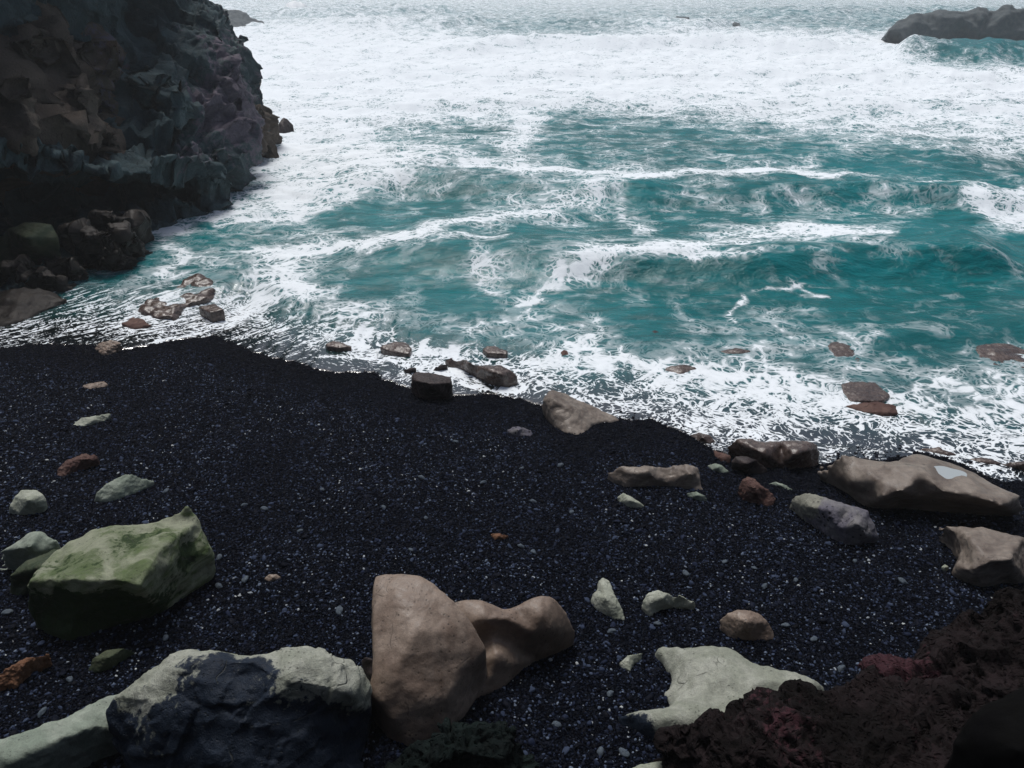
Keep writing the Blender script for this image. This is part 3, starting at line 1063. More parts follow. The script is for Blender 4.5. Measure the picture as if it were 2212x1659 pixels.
# ---- foreground, left
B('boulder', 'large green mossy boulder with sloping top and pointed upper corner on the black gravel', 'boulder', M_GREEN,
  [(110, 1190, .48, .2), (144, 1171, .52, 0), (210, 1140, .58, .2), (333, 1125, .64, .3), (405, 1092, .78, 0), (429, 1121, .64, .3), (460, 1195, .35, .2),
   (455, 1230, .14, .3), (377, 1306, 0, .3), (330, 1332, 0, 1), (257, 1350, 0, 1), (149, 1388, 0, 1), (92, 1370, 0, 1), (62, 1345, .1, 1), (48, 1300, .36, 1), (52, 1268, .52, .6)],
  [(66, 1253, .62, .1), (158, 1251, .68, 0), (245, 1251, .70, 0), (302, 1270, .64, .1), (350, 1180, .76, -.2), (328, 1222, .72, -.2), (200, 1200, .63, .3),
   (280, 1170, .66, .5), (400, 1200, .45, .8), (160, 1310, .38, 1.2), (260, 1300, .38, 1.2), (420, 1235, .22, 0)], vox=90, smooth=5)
B('rock', 'pale mint green block at the left edge behind the mossy boulder', 'rock', M_MINT,
  [(-60, 1222, .1), (0, 1190, .3), (66, 1147, .42), (88, 1147, .42), (129, 1171, .36), (122, 1182, .3), (78, 1197, .28), (60, 1212, .14), (20, 1230, 0), (-60, 1250, 0)],
  [(66, 1182, .40)])
B('rock', 'dark wedge of stone squeezed between the mint block and the mossy boulder', 'rock', M_GREEN_DARK,
  [(14, 1246, .22), (60, 1207, .34), (118, 1184, .42), (142, 1190, .42), (95, 1225, .42), (66, 1260, .12), (40, 1290, 0), (18, 1282, 0)], [(60, 1232, .34)])
B('stone', 'round cream stone near the left edge, behind the mossy boulder', 'stone', M_PALE,
  [(45, 1057, .22), (79, 1057, .22), (94, 1066, .2), (99, 1081, .13), (94, 1097, .06), (69, 1111, 0), (40, 1113, 0), (16, 1109, 0), (20, 1091, .12), (29, 1073, .18)],
  [(62, 1080, .22)])
B('stone', 'leaf-shaped grey-green stone lying behind the mossy boulder', 'stone', M_MINT,
  [(197, 1083, 0), (204, 1068, .1), (225, 1046, .18), (254, 1028, .22), (270, 1023, .22), (288, 1024, .2), (337, 1040, .03), (299, 1062, 0), (264, 1078, 0), (225, 1086, 0)],
  [(258, 1052, .14)])
B('stone', 'crusty pinkish-brown stone with a dark hollow below its bright rim', 'stone', M_RED,
  [(122, 1026, 0), (127, 1007, .08), (151, 987, .15), (182, 977, .17), (206, 982, .15), (214, 994, .08), (210, 1003, .02), (185, 1012, 0), (159, 1020, 0), (134, 1030, 0)],
  [(178, 990, .17), (200, 991, .14), (150, 1002, .1)], amp=.12, fine=.15)
B('stone', 'thin pale flat stone slanting on dark gravel below the left swash', 'stone', M_PALE,
  [(153, 916, 0), (175, 901, .07), (209, 898, .08), (237, 893, .08), (236, 903, .03), (220, 911, 0), (190, 920, 0), (164, 921, 0)], [(200, 906, .07)], amp=.1, fine=.12)
B('stone', 'small flat tan stone half sunk in the wet black gravel near the left', 'stone', M_BROWN,
  [(176, 838, 0), (177, 831, .03), (200, 826, .05), (227, 824, .05), (231, 831, .02), (214, 838, 0), (195, 840, 0)], [(205, 831, .05)], amp=.1, fine=.12)
B('stone', 'brown stone at the foam edge, below the left swash streaks', 'stone', M_BROWN,
  [(204, 753, 0), (220, 739, .1), (238, 733, .14), (264, 741, .12), (260, 750, .06), (246, 762, 0), (225, 769, 0)], [(240, 746, .13)], amp=.12, fine=.15)
B('stone', 'rust-orange jagged stone at the left edge above the pale slab', 'stone', M_ORANGE,
  [(-20, 1462, .1), (0, 1453, .14), (26, 1436, .17), (65, 1419, .17), (105, 1411, .14), (113, 1423, .07), (105, 1436, .02), (66, 1457, 0), (35, 1486, 0), (0, 1491, 0), (-20, 1492, 0)],
  [(50, 1440, .17)], amp=.12, fine=.15)
B('stone', 'dark green oval stone sunk in gravel behind the navy boulder', 'stone', M_GREEN_DARK,
  [(186, 1449, 0), (197, 1423, .1), (228, 1403, .15), (271, 1398, .13), (292, 1403, .07), (284, 1419, 0), (245, 1442, 0), (210, 1453, 0)], [(235, 1420, .15)])
B('boulder', 'long pale green slab leaning out of the lower left corner', 'boulder', M_MINT,
  [(-60, 1606, .32), (0, 1594, .34), (66, 1577, .35), (131, 1550, .36), (201, 1515, .36), (271, 1489, .32), (310, 1500, .25), (300, 1580, .15), (262, 1612, .05), (210, 1640, 0), (160, 1665, 0), (80, 1712, 0), (-70, 1730, 0)],
  [(120, 1598, .38), (30, 1640, .34), (200, 1570, .36)], vox=80)
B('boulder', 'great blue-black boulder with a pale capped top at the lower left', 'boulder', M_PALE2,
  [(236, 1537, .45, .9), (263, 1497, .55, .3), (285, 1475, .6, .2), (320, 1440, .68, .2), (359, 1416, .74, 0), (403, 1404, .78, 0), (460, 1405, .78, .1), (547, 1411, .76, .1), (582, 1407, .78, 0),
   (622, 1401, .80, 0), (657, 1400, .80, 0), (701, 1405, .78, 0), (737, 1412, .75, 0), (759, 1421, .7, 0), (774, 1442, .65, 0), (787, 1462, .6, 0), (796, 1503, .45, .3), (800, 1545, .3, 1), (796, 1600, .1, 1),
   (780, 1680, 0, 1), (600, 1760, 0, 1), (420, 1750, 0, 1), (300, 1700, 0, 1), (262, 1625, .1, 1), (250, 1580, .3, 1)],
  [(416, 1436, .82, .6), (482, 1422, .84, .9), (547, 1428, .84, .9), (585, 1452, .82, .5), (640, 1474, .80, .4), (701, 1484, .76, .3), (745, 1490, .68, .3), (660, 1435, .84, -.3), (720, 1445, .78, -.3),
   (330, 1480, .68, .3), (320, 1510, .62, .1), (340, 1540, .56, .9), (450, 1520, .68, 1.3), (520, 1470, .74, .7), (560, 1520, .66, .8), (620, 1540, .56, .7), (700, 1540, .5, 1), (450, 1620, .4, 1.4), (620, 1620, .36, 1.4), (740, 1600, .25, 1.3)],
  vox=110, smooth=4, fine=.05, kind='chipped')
# ---- foreground, centre
B('boulder', 'smooth brown slab boulder leaning towards the saddle-shaped one', 'boulder', M_BROWN,
  [(808, 1239, .9), (835, 1236, .93), (878, 1237, .94), (908, 1243, .93), (933, 1257, .91), (982, 1296, .84), (1018, 1335, .74), (1046, 1387, .58), (1054, 1409, .5), (1055, 1437, .34),
   (1042, 1485, .05), (1005, 1545, 0), (960, 1585, 0), (925, 1600, 0), (880, 1612, 0), (838, 1592, 0), (804, 1545, .1), (794, 1497, .38), (796, 1485, .42), (804, 1445, .52), (803, 1320, .78), (805, 1268, .87)],
  [(1034, 1392, .58), (1003, 1442, .46), (973, 1500, .32), (948, 1542, .2), (885, 1578, .13), (846, 1553, .24), (820, 1513, .38), (896, 1366, .78), (850, 1457, .56), (911, 1515, .36), (860, 1290, .89), (960, 1360, .74), (815, 1400, .64)],
  vox=80, smooth=9, fine=.02, amp=.03)
B('boulder', 'saddle-shaped brown boulder lying behind the leaning slab', 'boulder', M_BROWN,
  [(968, 1310, .55), (990, 1296, .60), (1012, 1294, .62), (1037, 1295, .62), (1058, 1302, .59), (1080, 1312, .54), (1095, 1315, .53), (1113, 1309, .55), (1141, 1293, .6), (1165, 1285, .62), (1190, 1285, .6), (1205, 1294, .56),
   (1226, 1323, .42), (1234, 1340, .34), (1246, 1364, .2), (1240, 1388, .04), (1217, 1404, 0), (1156, 1428, 0), (1122, 1452, 0), (1092, 1480, 0), (1020, 1518, 0), (985, 1450, .1), (960, 1370, .4)],
  [(1049, 1336, .58), (1095, 1335, .56), (1171, 1323, .58), (1192, 1360, .42), (1150, 1365, .43), (1064, 1378, .34), (1110, 1395, .24), (1074, 1412, .33), (1107, 1436, .17), (1064, 1445, .2)], vox=90, smooth=7, fine=.02, amp=.03)
B('rock', 'black-brown stub of rock between the capped boulder and the leaning slab', 'rock', M_DARK,
  [(780, 1424, .42), (790, 1417, .45), (812, 1425, .45), (815, 1460, .4), (800, 1480, .2), (788, 1455, .3)], vox=44, smooth=4)
B('rock', 'rough black-green lava lump at the bottom edge below the leaning slab', 'rock', M_MOSSY_BLACK,
  [(850, 1680, .05), (868, 1640, .2), (884, 1612, .28), (921, 1592, .36), (957, 1570, .42), (1034, 1558, .45), (1080, 1560, .43), (1110, 1577, .36), (1135, 1607, .24), (1152, 1660, .08), (1160, 1740, 0), (850, 1740, 0)],
  [(1000, 1620, .46), (940, 1640, .42), (1080, 1640, .36)], kind='lava', vox=90, smooth=2)
B('stone', 'small rust-pink stone alone on the gravel in the middle of the beach', 'stone', M_ORANGE,
  [(1059, 1153, .04), (1080, 1151, .06), (1099, 1157, .04), (1091, 1165, 0), (1069, 1168, 0)], [(1078, 1158, .06)], vox=44, smooth=4)
B('stone', 'small tan stone on the gravel between the mossy boulder and leaning slab', 'stone', M_BROWN,
  [(570, 1250, .02), (580, 1240, .05), (598, 1239, .05), (608, 1246, .03), (600, 1253, 0), (582, 1257, 0)], [(590, 1247, .05)], vox=44, smooth=4)
B('stone', 'grey hump-backed stone on gravel beside the wedge-shaped rock', 'stone', M_PURPLE,
  [(1094, 929, .03), (1106, 919, .09), (1120, 919, .1), (1134, 923, .09), (1148, 928, .07), (1152, 937, .02), (1148, 942, 0), (1120, 941, 0), (1100, 935, 0)], [(1120, 929, .09)], vox=44)
# ---- foreground, right
B('stone', 'upright pale tooth-shaped stone with a knobbed tip', 'stone', M_PALE,
  [(1290, 1257, .17), (1302, 1246, .22), (1317, 1255, .2), (1330, 1285, .17), (1345, 1315, .08), (1351, 1339, 0), (1326, 1337, 0), (1288, 1317, 0), (1275, 1299, .03), (1279, 1281, .1), (1292, 1273, .14)],
  [(1309, 1294, .18), (1303, 1262, .22)], vox=54, smooth=5)
B('stone', 'bracket-shaped pale stone arching over gravel right of the tooth-shaped one', 'stone', M_PALE,
  [(1388, 1300, .1), (1399, 1281, .18), (1416, 1274, .21), (1446, 1277, .2), (1498, 1289, .16), (1505, 1304, .08), (1511, 1319, 0), (1477, 1312, .02), (1451, 1310, .02), (1425, 1315, .02), (1404, 1333, 0), (1391, 1324, 0)],
  [(1434, 1293, .19), (1405, 1300, .16)], vox=54, smooth=5)
B('stone', 'egg-shaped brown pitted stone right of the bracket-shaped one', 'stone', M_BROWN,
  [(1555, 1339, .12), (1567, 1326, .2), (1588, 1315, .25), (1618, 1315, .26), (1640, 1324, .22), (1661, 1345, .14), (1674, 1363, .06), (1672, 1382, 0), (1627, 1385, 0), (1580, 1379, 0), (1558, 1356, .05)],
  [(1614, 1345, .24)], vox=60)
B('stone', 'small crescent of pale stone beside the bird-shaped slab', 'stone', M_PALE,
  [(1337, 1433, .02), (1356, 1416, .08), (1388, 1409, .07), (1386, 1422, .02), (1370, 1432, .01), (1361, 1451, 0), (1343, 1442, 0)], [(1358, 1427, .07)], vox=44, smooth=4)
B('boulder', 'pale bird-shaped slab spreading on gravel behind the dark lava', 'boulder', M_PALE2,
  [(1410, 1405, .08, 0), (1433, 1385, .14, 0), (1455, 1392, .16, 0), (1515, 1398, .22, 0), (1541, 1394, .26, 0), (1580, 1401, .28, 0), (1627, 1420, .3, 0), (1691, 1437, .32, 0), (1756, 1457, .3, 0), (1784, 1480, .22, 0), (1800, 1502, .1, 0),
   (1790, 1540, 0, 0), (1700, 1600, 0, 0), (1560, 1640, 0, 0), (1450, 1625, 0, 1), (1404, 1597, 0, 1), (1348, 1575, 0, 1), (1313, 1543, .03, .6), (1374, 1529, .2, 0), (1425, 1532, .2, 0), (1452, 1531, .1, 0), (1447, 1508, .03, 0),
   (1433, 1491, .04, 0), (1459, 1487, .05, 0), (1451, 1453, .04, 0), (1434, 1423, .06, 0)],
  [(1541, 1431, .28, 0), (1500, 1440, .2, 0), (1648, 1461, .34, 0), (1734, 1480, .33, 0), (1520, 1496, .2, 0), (1600, 1510, .26, 0), (1480, 1545, .24, 0), (1425, 1553, .2, .2), (1385, 1560, .1, 1), (1560, 1560, .2, 0)], vox=90, smooth=5)
B('rock', 'pale stone tip just showing at the bottom edge left of the lava', 'rock', M_PALE,
  [(1345, 1668, 0), (1385, 1650, .07), (1420, 1643, .1), (1441, 1642, .1), (1450, 1700, .05), (1360, 1710, 0)], [(1410, 1665, .1)], vox=54, smooth=5)
B('rock', 'dark red-brown honeycombed lava rock along the bottom right', 'rock', M_LAVA,
  [(1431, 1575, .42, 0), (1464, 1567, .46, 0), (1502, 1566, .5, .2), (1528, 1553, .56, .2), (1580, 1545, .6, .3), (1601, 1534, .64, .3), (1614, 1530, .68, .3), (1631, 1508, .72, .4), (1657, 1498, .76, .4), (1700, 1502, .78, .3),
   (1713, 1489, .82, .3), (1747, 1485, .84, .3), (1773, 1500, .82, .2), (1833, 1502, .84, 0), (1900, 1490, .92, 0), (2000, 1480, 1.05, 0), (2080, 1500, 1.2, 0), (2100, 1760, 1.0, 0), (1900, 1790, .6, 0), (1600, 1780, .2, 0), (1436, 1760, 0, 0), (1436, 1640, .2, 0)],
  [(1560, 1600, .6, 0), (1700, 1560, .82, .5), (1850, 1560, .95, 0), (1980, 1580, 1.05, .3), (1750, 1660, .8, .3), (1950, 1680, .95, .2), (1550, 1680, .4, 0)],
  kind='lava', vox=160, smooth=1, drop=.5, amp=.08)
lava_ridge = B('rock', 'purplish-red pitted lava ridge rising to the right edge above the front lava', 'rock', M_LAVA,
  [(1868, 1515, .5, .6), (1872, 1480, .62, .9), (1880, 1460, .7, .9), (1900, 1440, .78, 1), (1932, 1431, .84, .9), (1971, 1427, .88, .5), (1992, 1410, .95, .2), (2031, 1367, 1.08, -.2), (2065, 1345, 1.15, -.3), (2080, 1319, 1.22, -.3),
   (2121, 1298, 1.3, 0), (2147, 1287, 1.35, 0), (2156, 1272, 1.4, 0), (2173, 1266, 1.43, .2), (2212, 1251, 1.5, .2), (2330, 1215, 1.6, 0), (2340, 1640, 1.2, 0), (2100, 1640, .8, 0), (1950, 1600, .5, 0)],
  [(1940, 1470, .82, 1), (2000, 1470, .92, .6), (2060, 1420, 1.08, 0), (2140, 1360, 1.25, .2), (2200, 1330, 1.38, .3), (2120, 1460, 1.1, .1)],
  kind='lava', vox=120, smooth=1, drop=.5, amp=.08)
# added unseen wall behind the viewpoint; blocks sky light to darken the fronts
bm = bmesh.new()
bmesh.ops.create_grid(bm, x_segments=60, y_segments=24, size=1.0)
fr_ = list(bm.faces)
ext = bmesh.ops.extrude_face_region(bm, geom=fr_)
for v_ in ext['geom']:
    if isinstance(v_, bmesh.types.BMVert):
        v_.co.z -= 1.0
bmesh.ops.recalc_face_normals(bm, faces=bm.faces)
wco = np.array([v_.co[:] for v_ in bm.verts])
wp_ = np.stack([wco[:, 0] * 15, -2.6 + wco[:, 2] * 3.0, 5.2 + wco[:, 1] * 5.4], 1)
wp_[:, 1] += 1.3 * fbm(wp_ * 0.35, 3, 771) - 0.12 * (wp_[:, 2] - 5) + 0.35 * (cellval(wp_ * .6, 77) - .5)
wp_[:, 2] += 1.2 * fbm(wp_ * np.array([.3, .3, 0]), 3, 772) * sstep(6, 10, wp_[:, 2])
for v_, c_ in zip(bm.verts, wp_):
    v_.co = Vector(c_) - lava_ridge.location
me = bpy.data.meshes.new('unseen_sky_blocker')
bm.to_mesh(me)
bm.free()
link('unseen_sky_blocker', me, M_LAVA, lava_ridge)
B('rock', 'pitch-black smooth mass filling the bottom right corner', 'rock', M_BLACK,
  [(2062, 1760, 1.5), (2060, 1680, 1.7), (2066, 1600, 1.9), (2100, 1540, 2.0), (2150, 1502, 2.05), (2212, 1472, 2.1), (2330, 1440, 2.1), (2340, 1760, 1.8)], [(2200, 1620, 2.1)], vox=44, drop=1.0)  # even near-black body set over the dark bottom right corner
B('boulder', 'pinkish pitted boulder with a curling nose at the right edge', 'boulder', M_TAUPE,
  [(2007, 1146, .12), (2031, 1132, .28), (2065, 1130, .34), (2121, 1139, .38), (2173, 1149, .4), (2212, 1156, .42), (2300, 1170, .4), (2310, 1250, .1), (2212, 1250, .08), (2173, 1258, 0), (2121, 1268, 0), (2091, 1258, 0), (2070, 1238, .06), (2064, 1222, .14), (2076, 1186, .2), (2056, 1173, .1), (2032, 1160, .06)],
  [(2100, 1167, .4), (2142, 1210, .4), (2100, 1233, .24), (2185, 1209, .42), (2060, 1150, .3), (2180, 1170, .4)], vox=80, smooth=5)
B('stone', 'small cream stone on gravel beside the curling-nosed boulder', 'stone', M_PALE,
  [(2033, 1225, .02), (2041, 1218, .05), (2050, 1224, .04), (2048, 1231, 0), (2040, 1233, 0)], [(2042, 1225, .05)], vox=30)
# the long wave-like rock with its puddle
wave_rock = B('boulder', 'long wave-like brown rock with a white puddle in its hollow', 'boulder', M_TAUPE,
  [(1762, 1010, .2), (1790, 995, .38), (1816, 980, .52), (1842, 982, .52), (1863, 988, .46), (1902, 993, .5), (1932, 995, .55), (1949, 984, .52), (1992, 984, .5), (2056, 999, .5), (2112, 1020, .5), (2164, 1048, .46), (2212, 1066, .45), (2300, 1095, .4),
   (2310, 1140, 0), (2207, 1120, 0), (2164, 1113, 0), (2078, 1106, 0), (1985, 1098, 0), (1920, 1096, 0), (1872, 1091, .02), (1846, 1074, .02), (1820, 1052, .05), (1792, 1033, .1)],
  [(1860, 1008, .46), (1932, 1010, .58), (1992, 1022, .60), (1906, 1076, .34), (1958, 1058, .5), (2018, 1044, .54), (2035, 1060, .5), (2099, 1070, .52), (2164, 1090, .45), (1840, 1040, .3), (1900, 1035, .48), (2048, 1022, .47), (2010, 1015, .54), (2085, 1030, .52), (2045, 1040, .5),
   (1985, 1078, .26), (2090, 1088, .26)], vox=110, smooth=3, amp=.03, fine=.03)
# ---- stones by the waterline
B('rock', 'wedge-shaped taupe rock pointing into the foam at the waterline', 'rock', M_TAUPE,
  [(1170, 862, .3), (1179, 847, .38), (1194, 840, .4), (1213, 844, .36), (1239, 855, .28), (1291, 877, .14), (1346, 906, .03), (1325, 912, .02), (1284, 918, 0), (1271, 930, 0), (1247, 940, 0), (1223, 937, 0), (1199, 920, .02), (1180, 895, .1)],
  [(1196, 862, .38), (1240, 885, .24), (1225, 912, .12), (1280, 896, .12), (1190, 885, .22)], vox=80, smooth=5)
B('rock', 'flat-topped tan rock with a notched back lying on the gravel', 'rock', M_TAUPE,
  [(1308, 1018, .12), (1343, 1005, .24), (1403, 1003, .27), (1429, 1006, .22), (1455, 1003, .24), (1481, 998, .3), (1511, 1010, .24), (1514, 1038, .1), (1524, 1061, 0), (1494, 1058, 0), (1455, 1050, .02), (1412, 1052, 0), (1348, 1050, 0), (1322, 1034, .05)],
  [(1451, 1027, .15), (1399, 1018, .26), (1369, 1026, .18), (1492, 1022, .26), (1420, 1036, .14)], vox=80, smooth=5)
B('rock', 'dark glossy seal-like rock at the foam edge', 'rock', M_BROWN_WET,
  [(1569, 960, .18), (1588, 947, .3), (1618, 947, .3), (1648, 954, .27), (1690, 953, .3), (1734, 952, .34), (1760, 958, .3), (1773, 975, .2), (1770, 995, .06), (1756, 1010, 0), (1691, 1012, 0), (1648, 1008, 0), (1627, 992, .06), (1593, 975, .12)],
  [(1648, 978, .26), (1713, 982, .3), (1747, 972, .32), (1610, 960, .3)], vox=80, smooth=5)
B('rock', 'purple-brown rounded rock in front of the seal-like one', 'rock', M_DARK,
  [(1580, 999, .12), (1588, 986, .2), (1610, 984, .22), (1635, 993, .18), (1661, 1012, .06), (1648, 1024, 0), (1618, 1022, 0), (1584, 1014, .02)], [(1615, 1002, .2)], vox=54, smooth=5)
B('stone', 'pale blue-grey stone left of the purple-brown rounded rock', 'stone', M_MINT,
  [(1528, 1005, .04), (1545, 1000, .08), (1562, 1005, .08), (1577, 1018, .02), (1558, 1022, 0), (1537, 1015, 0)], [(1550, 1010, .08)], vox=44, smooth=4)
B('stone', 'reddish flat stone tucked left of the seal-like rock', 'stone', M_RED,
  [(1541, 971, .03), (1562, 977, .08), (1580, 984, .1), (1578, 998, .02), (1563, 1000, 0), (1547, 989, 0)], [(1563, 987, .08)], vox=44, smooth=4)
B('stone', 'brown stone washed by foam left of the seal-like rock', 'stone', M_BROWN_WET,
  [(1489, 938, .02), (1511, 933, .09), (1537, 941, .09), (1545, 952, .04), (1533, 961, 0), (1507, 953, 0)], [(1517, 944, .1)], vox=44, smooth=4)
B('stone', 'pale oblong stone below the notched tan rock', 'stone', M_PALE,
  [(1332, 1074, .05), (1345, 1063, .1), (1365, 1072, .1), (1391, 1089, .05), (1395, 1098, 0), (1361, 1097, 0), (1337, 1084, 0)], [(1360, 1080, .11)], vox=44, smooth=4)
B('stone', 'pale mint stone below the notched rock\'s right end', 'stone', M_MINT,
  [(1482, 1066, .03), (1502, 1060, .09), (1524, 1070, .07), (1532, 1082, 0), (1511, 1082, 0), (1489, 1074, 0)], [(1507, 1070, .08)], vox=44, smooth=4)
B('rock', 'dark red scoria rock standing between notched rock and speckled boulder', 'rock', M_RED,
  [(1592, 1060, .06), (1601, 1038, .2), (1612, 1030, .26), (1627, 1033, .25), (1661, 1059, .14), (1676, 1078, .05), (1666, 1092, 0), (1644, 1091, 0), (1605, 1080, 0)], [(1630, 1052, .24)], vox=60, amp=.08, fine=.1)
B('stone', 'thin flat grey stone behind the speckled boulder', 'stone', M_MINT,
  [(1659, 1044, .01), (1674, 1039, .05), (1696, 1046, .05), (1717, 1058, .02), (1700, 1058, 0), (1674, 1050, 0)], [(1685, 1048, .05)], vox=44, smooth=4)
B('boulder', 'grey-purple boulder peppered with dark pits, half sunk in gravel', 'boulder', M_PURPLE,
  [(1700, 1090, .02, 1), (1717, 1072, .2, 1), (1738, 1063, .32, 1), (1764, 1066, .36, 1), (1795, 1080, .36, 0), (1837, 1091, .38, 0), (1876, 1102, .36, 0), (1893, 1132, .22, 0), (1898, 1162, .06, 0), (1880, 1173, 0, 0), (1855, 1178, 0, 0), (1820, 1175, 0, 0), (1777, 1151, 0, 0), (1734, 1121, 0, .4)],
  [(1795, 1103, .36, 0), (1854, 1130, .34, 0), (1870, 1156, .2, 0), (1745, 1092, .26, 1), (1810, 1140, .2, 0)], vox=80, smooth=5)
B('rock', 'dark square-cut block of basalt on gravel at the waterline', 'rock', M_DARK,
  [(887, 826, .22), (888, 810, .32), (898, 802, .34), (930, 806, .34), (975, 812, .33), (977, 834, .22), (970, 863, 0), (914, 862, 0), (894, 852, .02)],
  [(900, 822, .34), (937, 830, .33), (973, 827, .3)], vox=70, smooth=3, fine=.08)
B('rock', 'long brown sea-washed rock ringed with white foam', 'rock', M_BROWN_WET,
  [(959, 777, .05), (972, 769, .14), (1005, 771, .24), (1025, 785, .22), (1076, 789, .24), (1104, 799, .2), (1120, 810, .12), (1112, 827, .02), (1092, 834, 0), (1052, 822, 0), (1017, 808, 0), (989, 791, .02), (969, 782, .06)],
  [(1005, 784, .24), (1062, 804, .26), (1084, 810, .22), (1096, 818, .12)], vox=80, smooth=5)
B('rock', 'smooth brown rock in the shallows left of the ringed rock', 'rock', M_BROWN_WET,
  [(820, 748, 0.018), (852, 735, 0.054), (878, 738, 0.054), (890, 751, 0.030), (885, 765, 0.000), (852, 761, 0.000), (830, 755, 0.000)], [(860, 748, 0.054)], vox=54, smooth=5)
B('stone', 'low brown stone in swash, leftmost of the shallows stones', 'stone', M_BROWN_WET,
  [(702, 741, 0.012), (718, 735, 0.027), (744, 740, 0.024), (761, 749, 0.006), (733, 751, 0.000), (706, 748, 0.000)], [(727, 743, 0.024)], vox=44, smooth=4)
B('stone', 'brown stone awash behind the ringed rock', 'stone', M_BROWN_WET,
  [(1041, 753, 0.015), (1050, 747, 0.024), (1067, 745, 0.027), (1097, 757, 0.012), (1095, 765, 0.000), (1053, 763, 0.000)], [(1068, 753, 0.027)], vox=44, smooth=4)
B('stone', 'dark little stone in foam between the square block and ringed rock', 'stone', M_DARK,
  [(932, 796, .03), (948, 788, .09), (967, 786, .08), (970, 792, .02), (948, 799, 0)], [(950, 792, .08)], vox=44, smooth=4)
B('stone', 'small dark stone awash just left of the square block\'s top', 'stone', M_DARK,
  [(872, 799, .03), (884, 794, .07), (900, 794, .06), (897, 802, 0), (880, 804, 0)], [(887, 798, .07)], vox=44, smooth=4)
B('stone', 'little reddish stone breaking the foam in the middle shallows', 'stone', M_RED,
  [(1211, 760, 0.015), (1218, 755, 0.030), (1226, 757, 0.030), (1229, 765, 0.006), (1214, 769, 0.000)], [(1220, 762, 0.030)], vox=44, smooth=4)
B('stone', 'small dark stone breaking the teal water in the middle', 'stone', M_DARK,
  [(1398, 718, 0.015), (1413, 712, 0.030), (1430, 718, 0.018), (1421, 724, 0.000), (1404, 723, 0.000)], [(1414, 717, 0.030)], vox=44, smooth=4)
B('rock', 'brown rock awash in white foam, middle of the shallows', 'rock', M_BROWN_WET,
  [(1426, 802, 0.009), (1445, 790, 0.036), (1482, 786, 0.042), (1508, 794, 0.024), (1495, 804, 0.000), (1465, 810, 0.000)], [(1466, 796, 0.039)], vox=54, smooth=5)
B('stone', 'low brown stone under thin foam above the awash rock', 'stone', M_BROWN_WET,
  [(1553, 757, 0.009), (1590, 750, 0.027), (1631, 758, 0.015), (1610, 765, 0.000), (1570, 765, 0.000)], [(1592, 757, 0.027)], vox=44, smooth=4)
B('rock', 'olive-brown rock under rippling water, right shallows', 'rock', M_BROWN_WET,
  [(1783, 747, 0.010), (1806, 733, 0.020), (1854, 734, 0.018), (1870, 750, 0.010), (1868, 775, 0.003), (1850, 790, 0.000), (1806, 775, 0.000)], [(1825, 750, 0.018)], vox=54, smooth=5)
B('boulder', 'olive-brown boulder awash at the right edge', 'boulder', M_BROWN_WET,
  [(2104, 755, 0.017), (2111, 740, 0.036), (2170, 739, 0.041), (2212, 748, 0.041), (2280, 760, 0.033), (2290, 800, 0.000), (2189, 799, 0.000), (2144, 792, 0.000), (2114, 775, 0.005)], [(2160, 760, 0.040), (2200, 775, 0.030)], vox=70)
B('rock', 'ribbed brown rock showing through foam in the right shallows', 'rock', M_BROWN_WET,
  [(1817, 829, 0.008), (1854, 821, 0.023), (1891, 823, 0.023), (1925, 853, 0.010), (1910, 866, 0.002), (1837, 866, 0.002), (1820, 847, 0.007)], [(1870, 840, 0.025)], vox=54, smooth=5)
B('rock', 'reddish-brown rock in foam below the ribbed one', 'rock', M_RED,
  [(1828, 877, 0.003), (1860, 868, 0.013), (1891, 863, 0.020), (1936, 872, 0.015), (1941, 893, 0.002), (1872, 890, 0.002)], [(1890, 877, 0.018)], vox=54, smooth=5)
B('stone', 'flat brown stone in swash behind the wave-like rock', 'stone', M_BROWN_WET,
  [(1983, 968, 0.020), (2026, 964, 0.050), (2070, 980, 0.030), (2050, 986, 0.000), (2005, 977, 0.000)], [(2030, 973, 0.045)], vox=44, smooth=4)
B('stone', 'flat brown stone in white foam right of the wave-like rock\'s crest', 'stone', M_BROWN_WET,
  [(2091, 991, 0.020), (2120, 986, 0.050), (2168, 998, 0.030), (2150, 1006, 0.000), (2110, 1001, 0.000)], [(2128, 995, 0.050)], vox=44, smooth=4)
B('stone', 'brown stone cut by the right edge in the last foam', 'stone', M_BROWN_WET,
  [(2164, 1000, .03), (2190, 994, .1), (2230, 994, .12), (2260, 1010, .05), (2230, 1020, 0), (2180, 1011, 0)], [(2210, 1003, .11)], vox=44, smooth=4)
# rocks in the left swash
B('rock', 'long reddish-brown reef breaking through the left foam', 'rock', M_BROWN_WET,
  [(297, 665, 0.005), (325, 648, 0.017), (355, 633, 0.026), (395, 606, 0.033), (425, 594, 0.036), (447, 603, 0.030), (475, 624, 0.013), (450, 640, 0.007), (404, 656, 0.005), (371, 684, 0.000), (314, 680, 0.000)],
  [(360, 650, 0.023), (420, 618, 0.033)], vox=60, amp=.12, fine=.14)
B('stone', 'reddish stone in streaming foam below the reef', 'stone', M_RED,
  [(259, 698, 0.006), (286, 682, 0.030), (310, 686, 0.030), (330, 700, 0.009), (290, 708, 0.000)], [(290, 693, 0.030)], vox=40, amp=.1)
B('stone', 'small brown stone in foam right of the reef', 'stone', M_BROWN_WET,
  [(428, 663, 0.005), (464, 654, 0.020), (484, 667, 0.008), (455, 675, 0.000)], [(458, 663, 0.018)], vox=44, smooth=4)

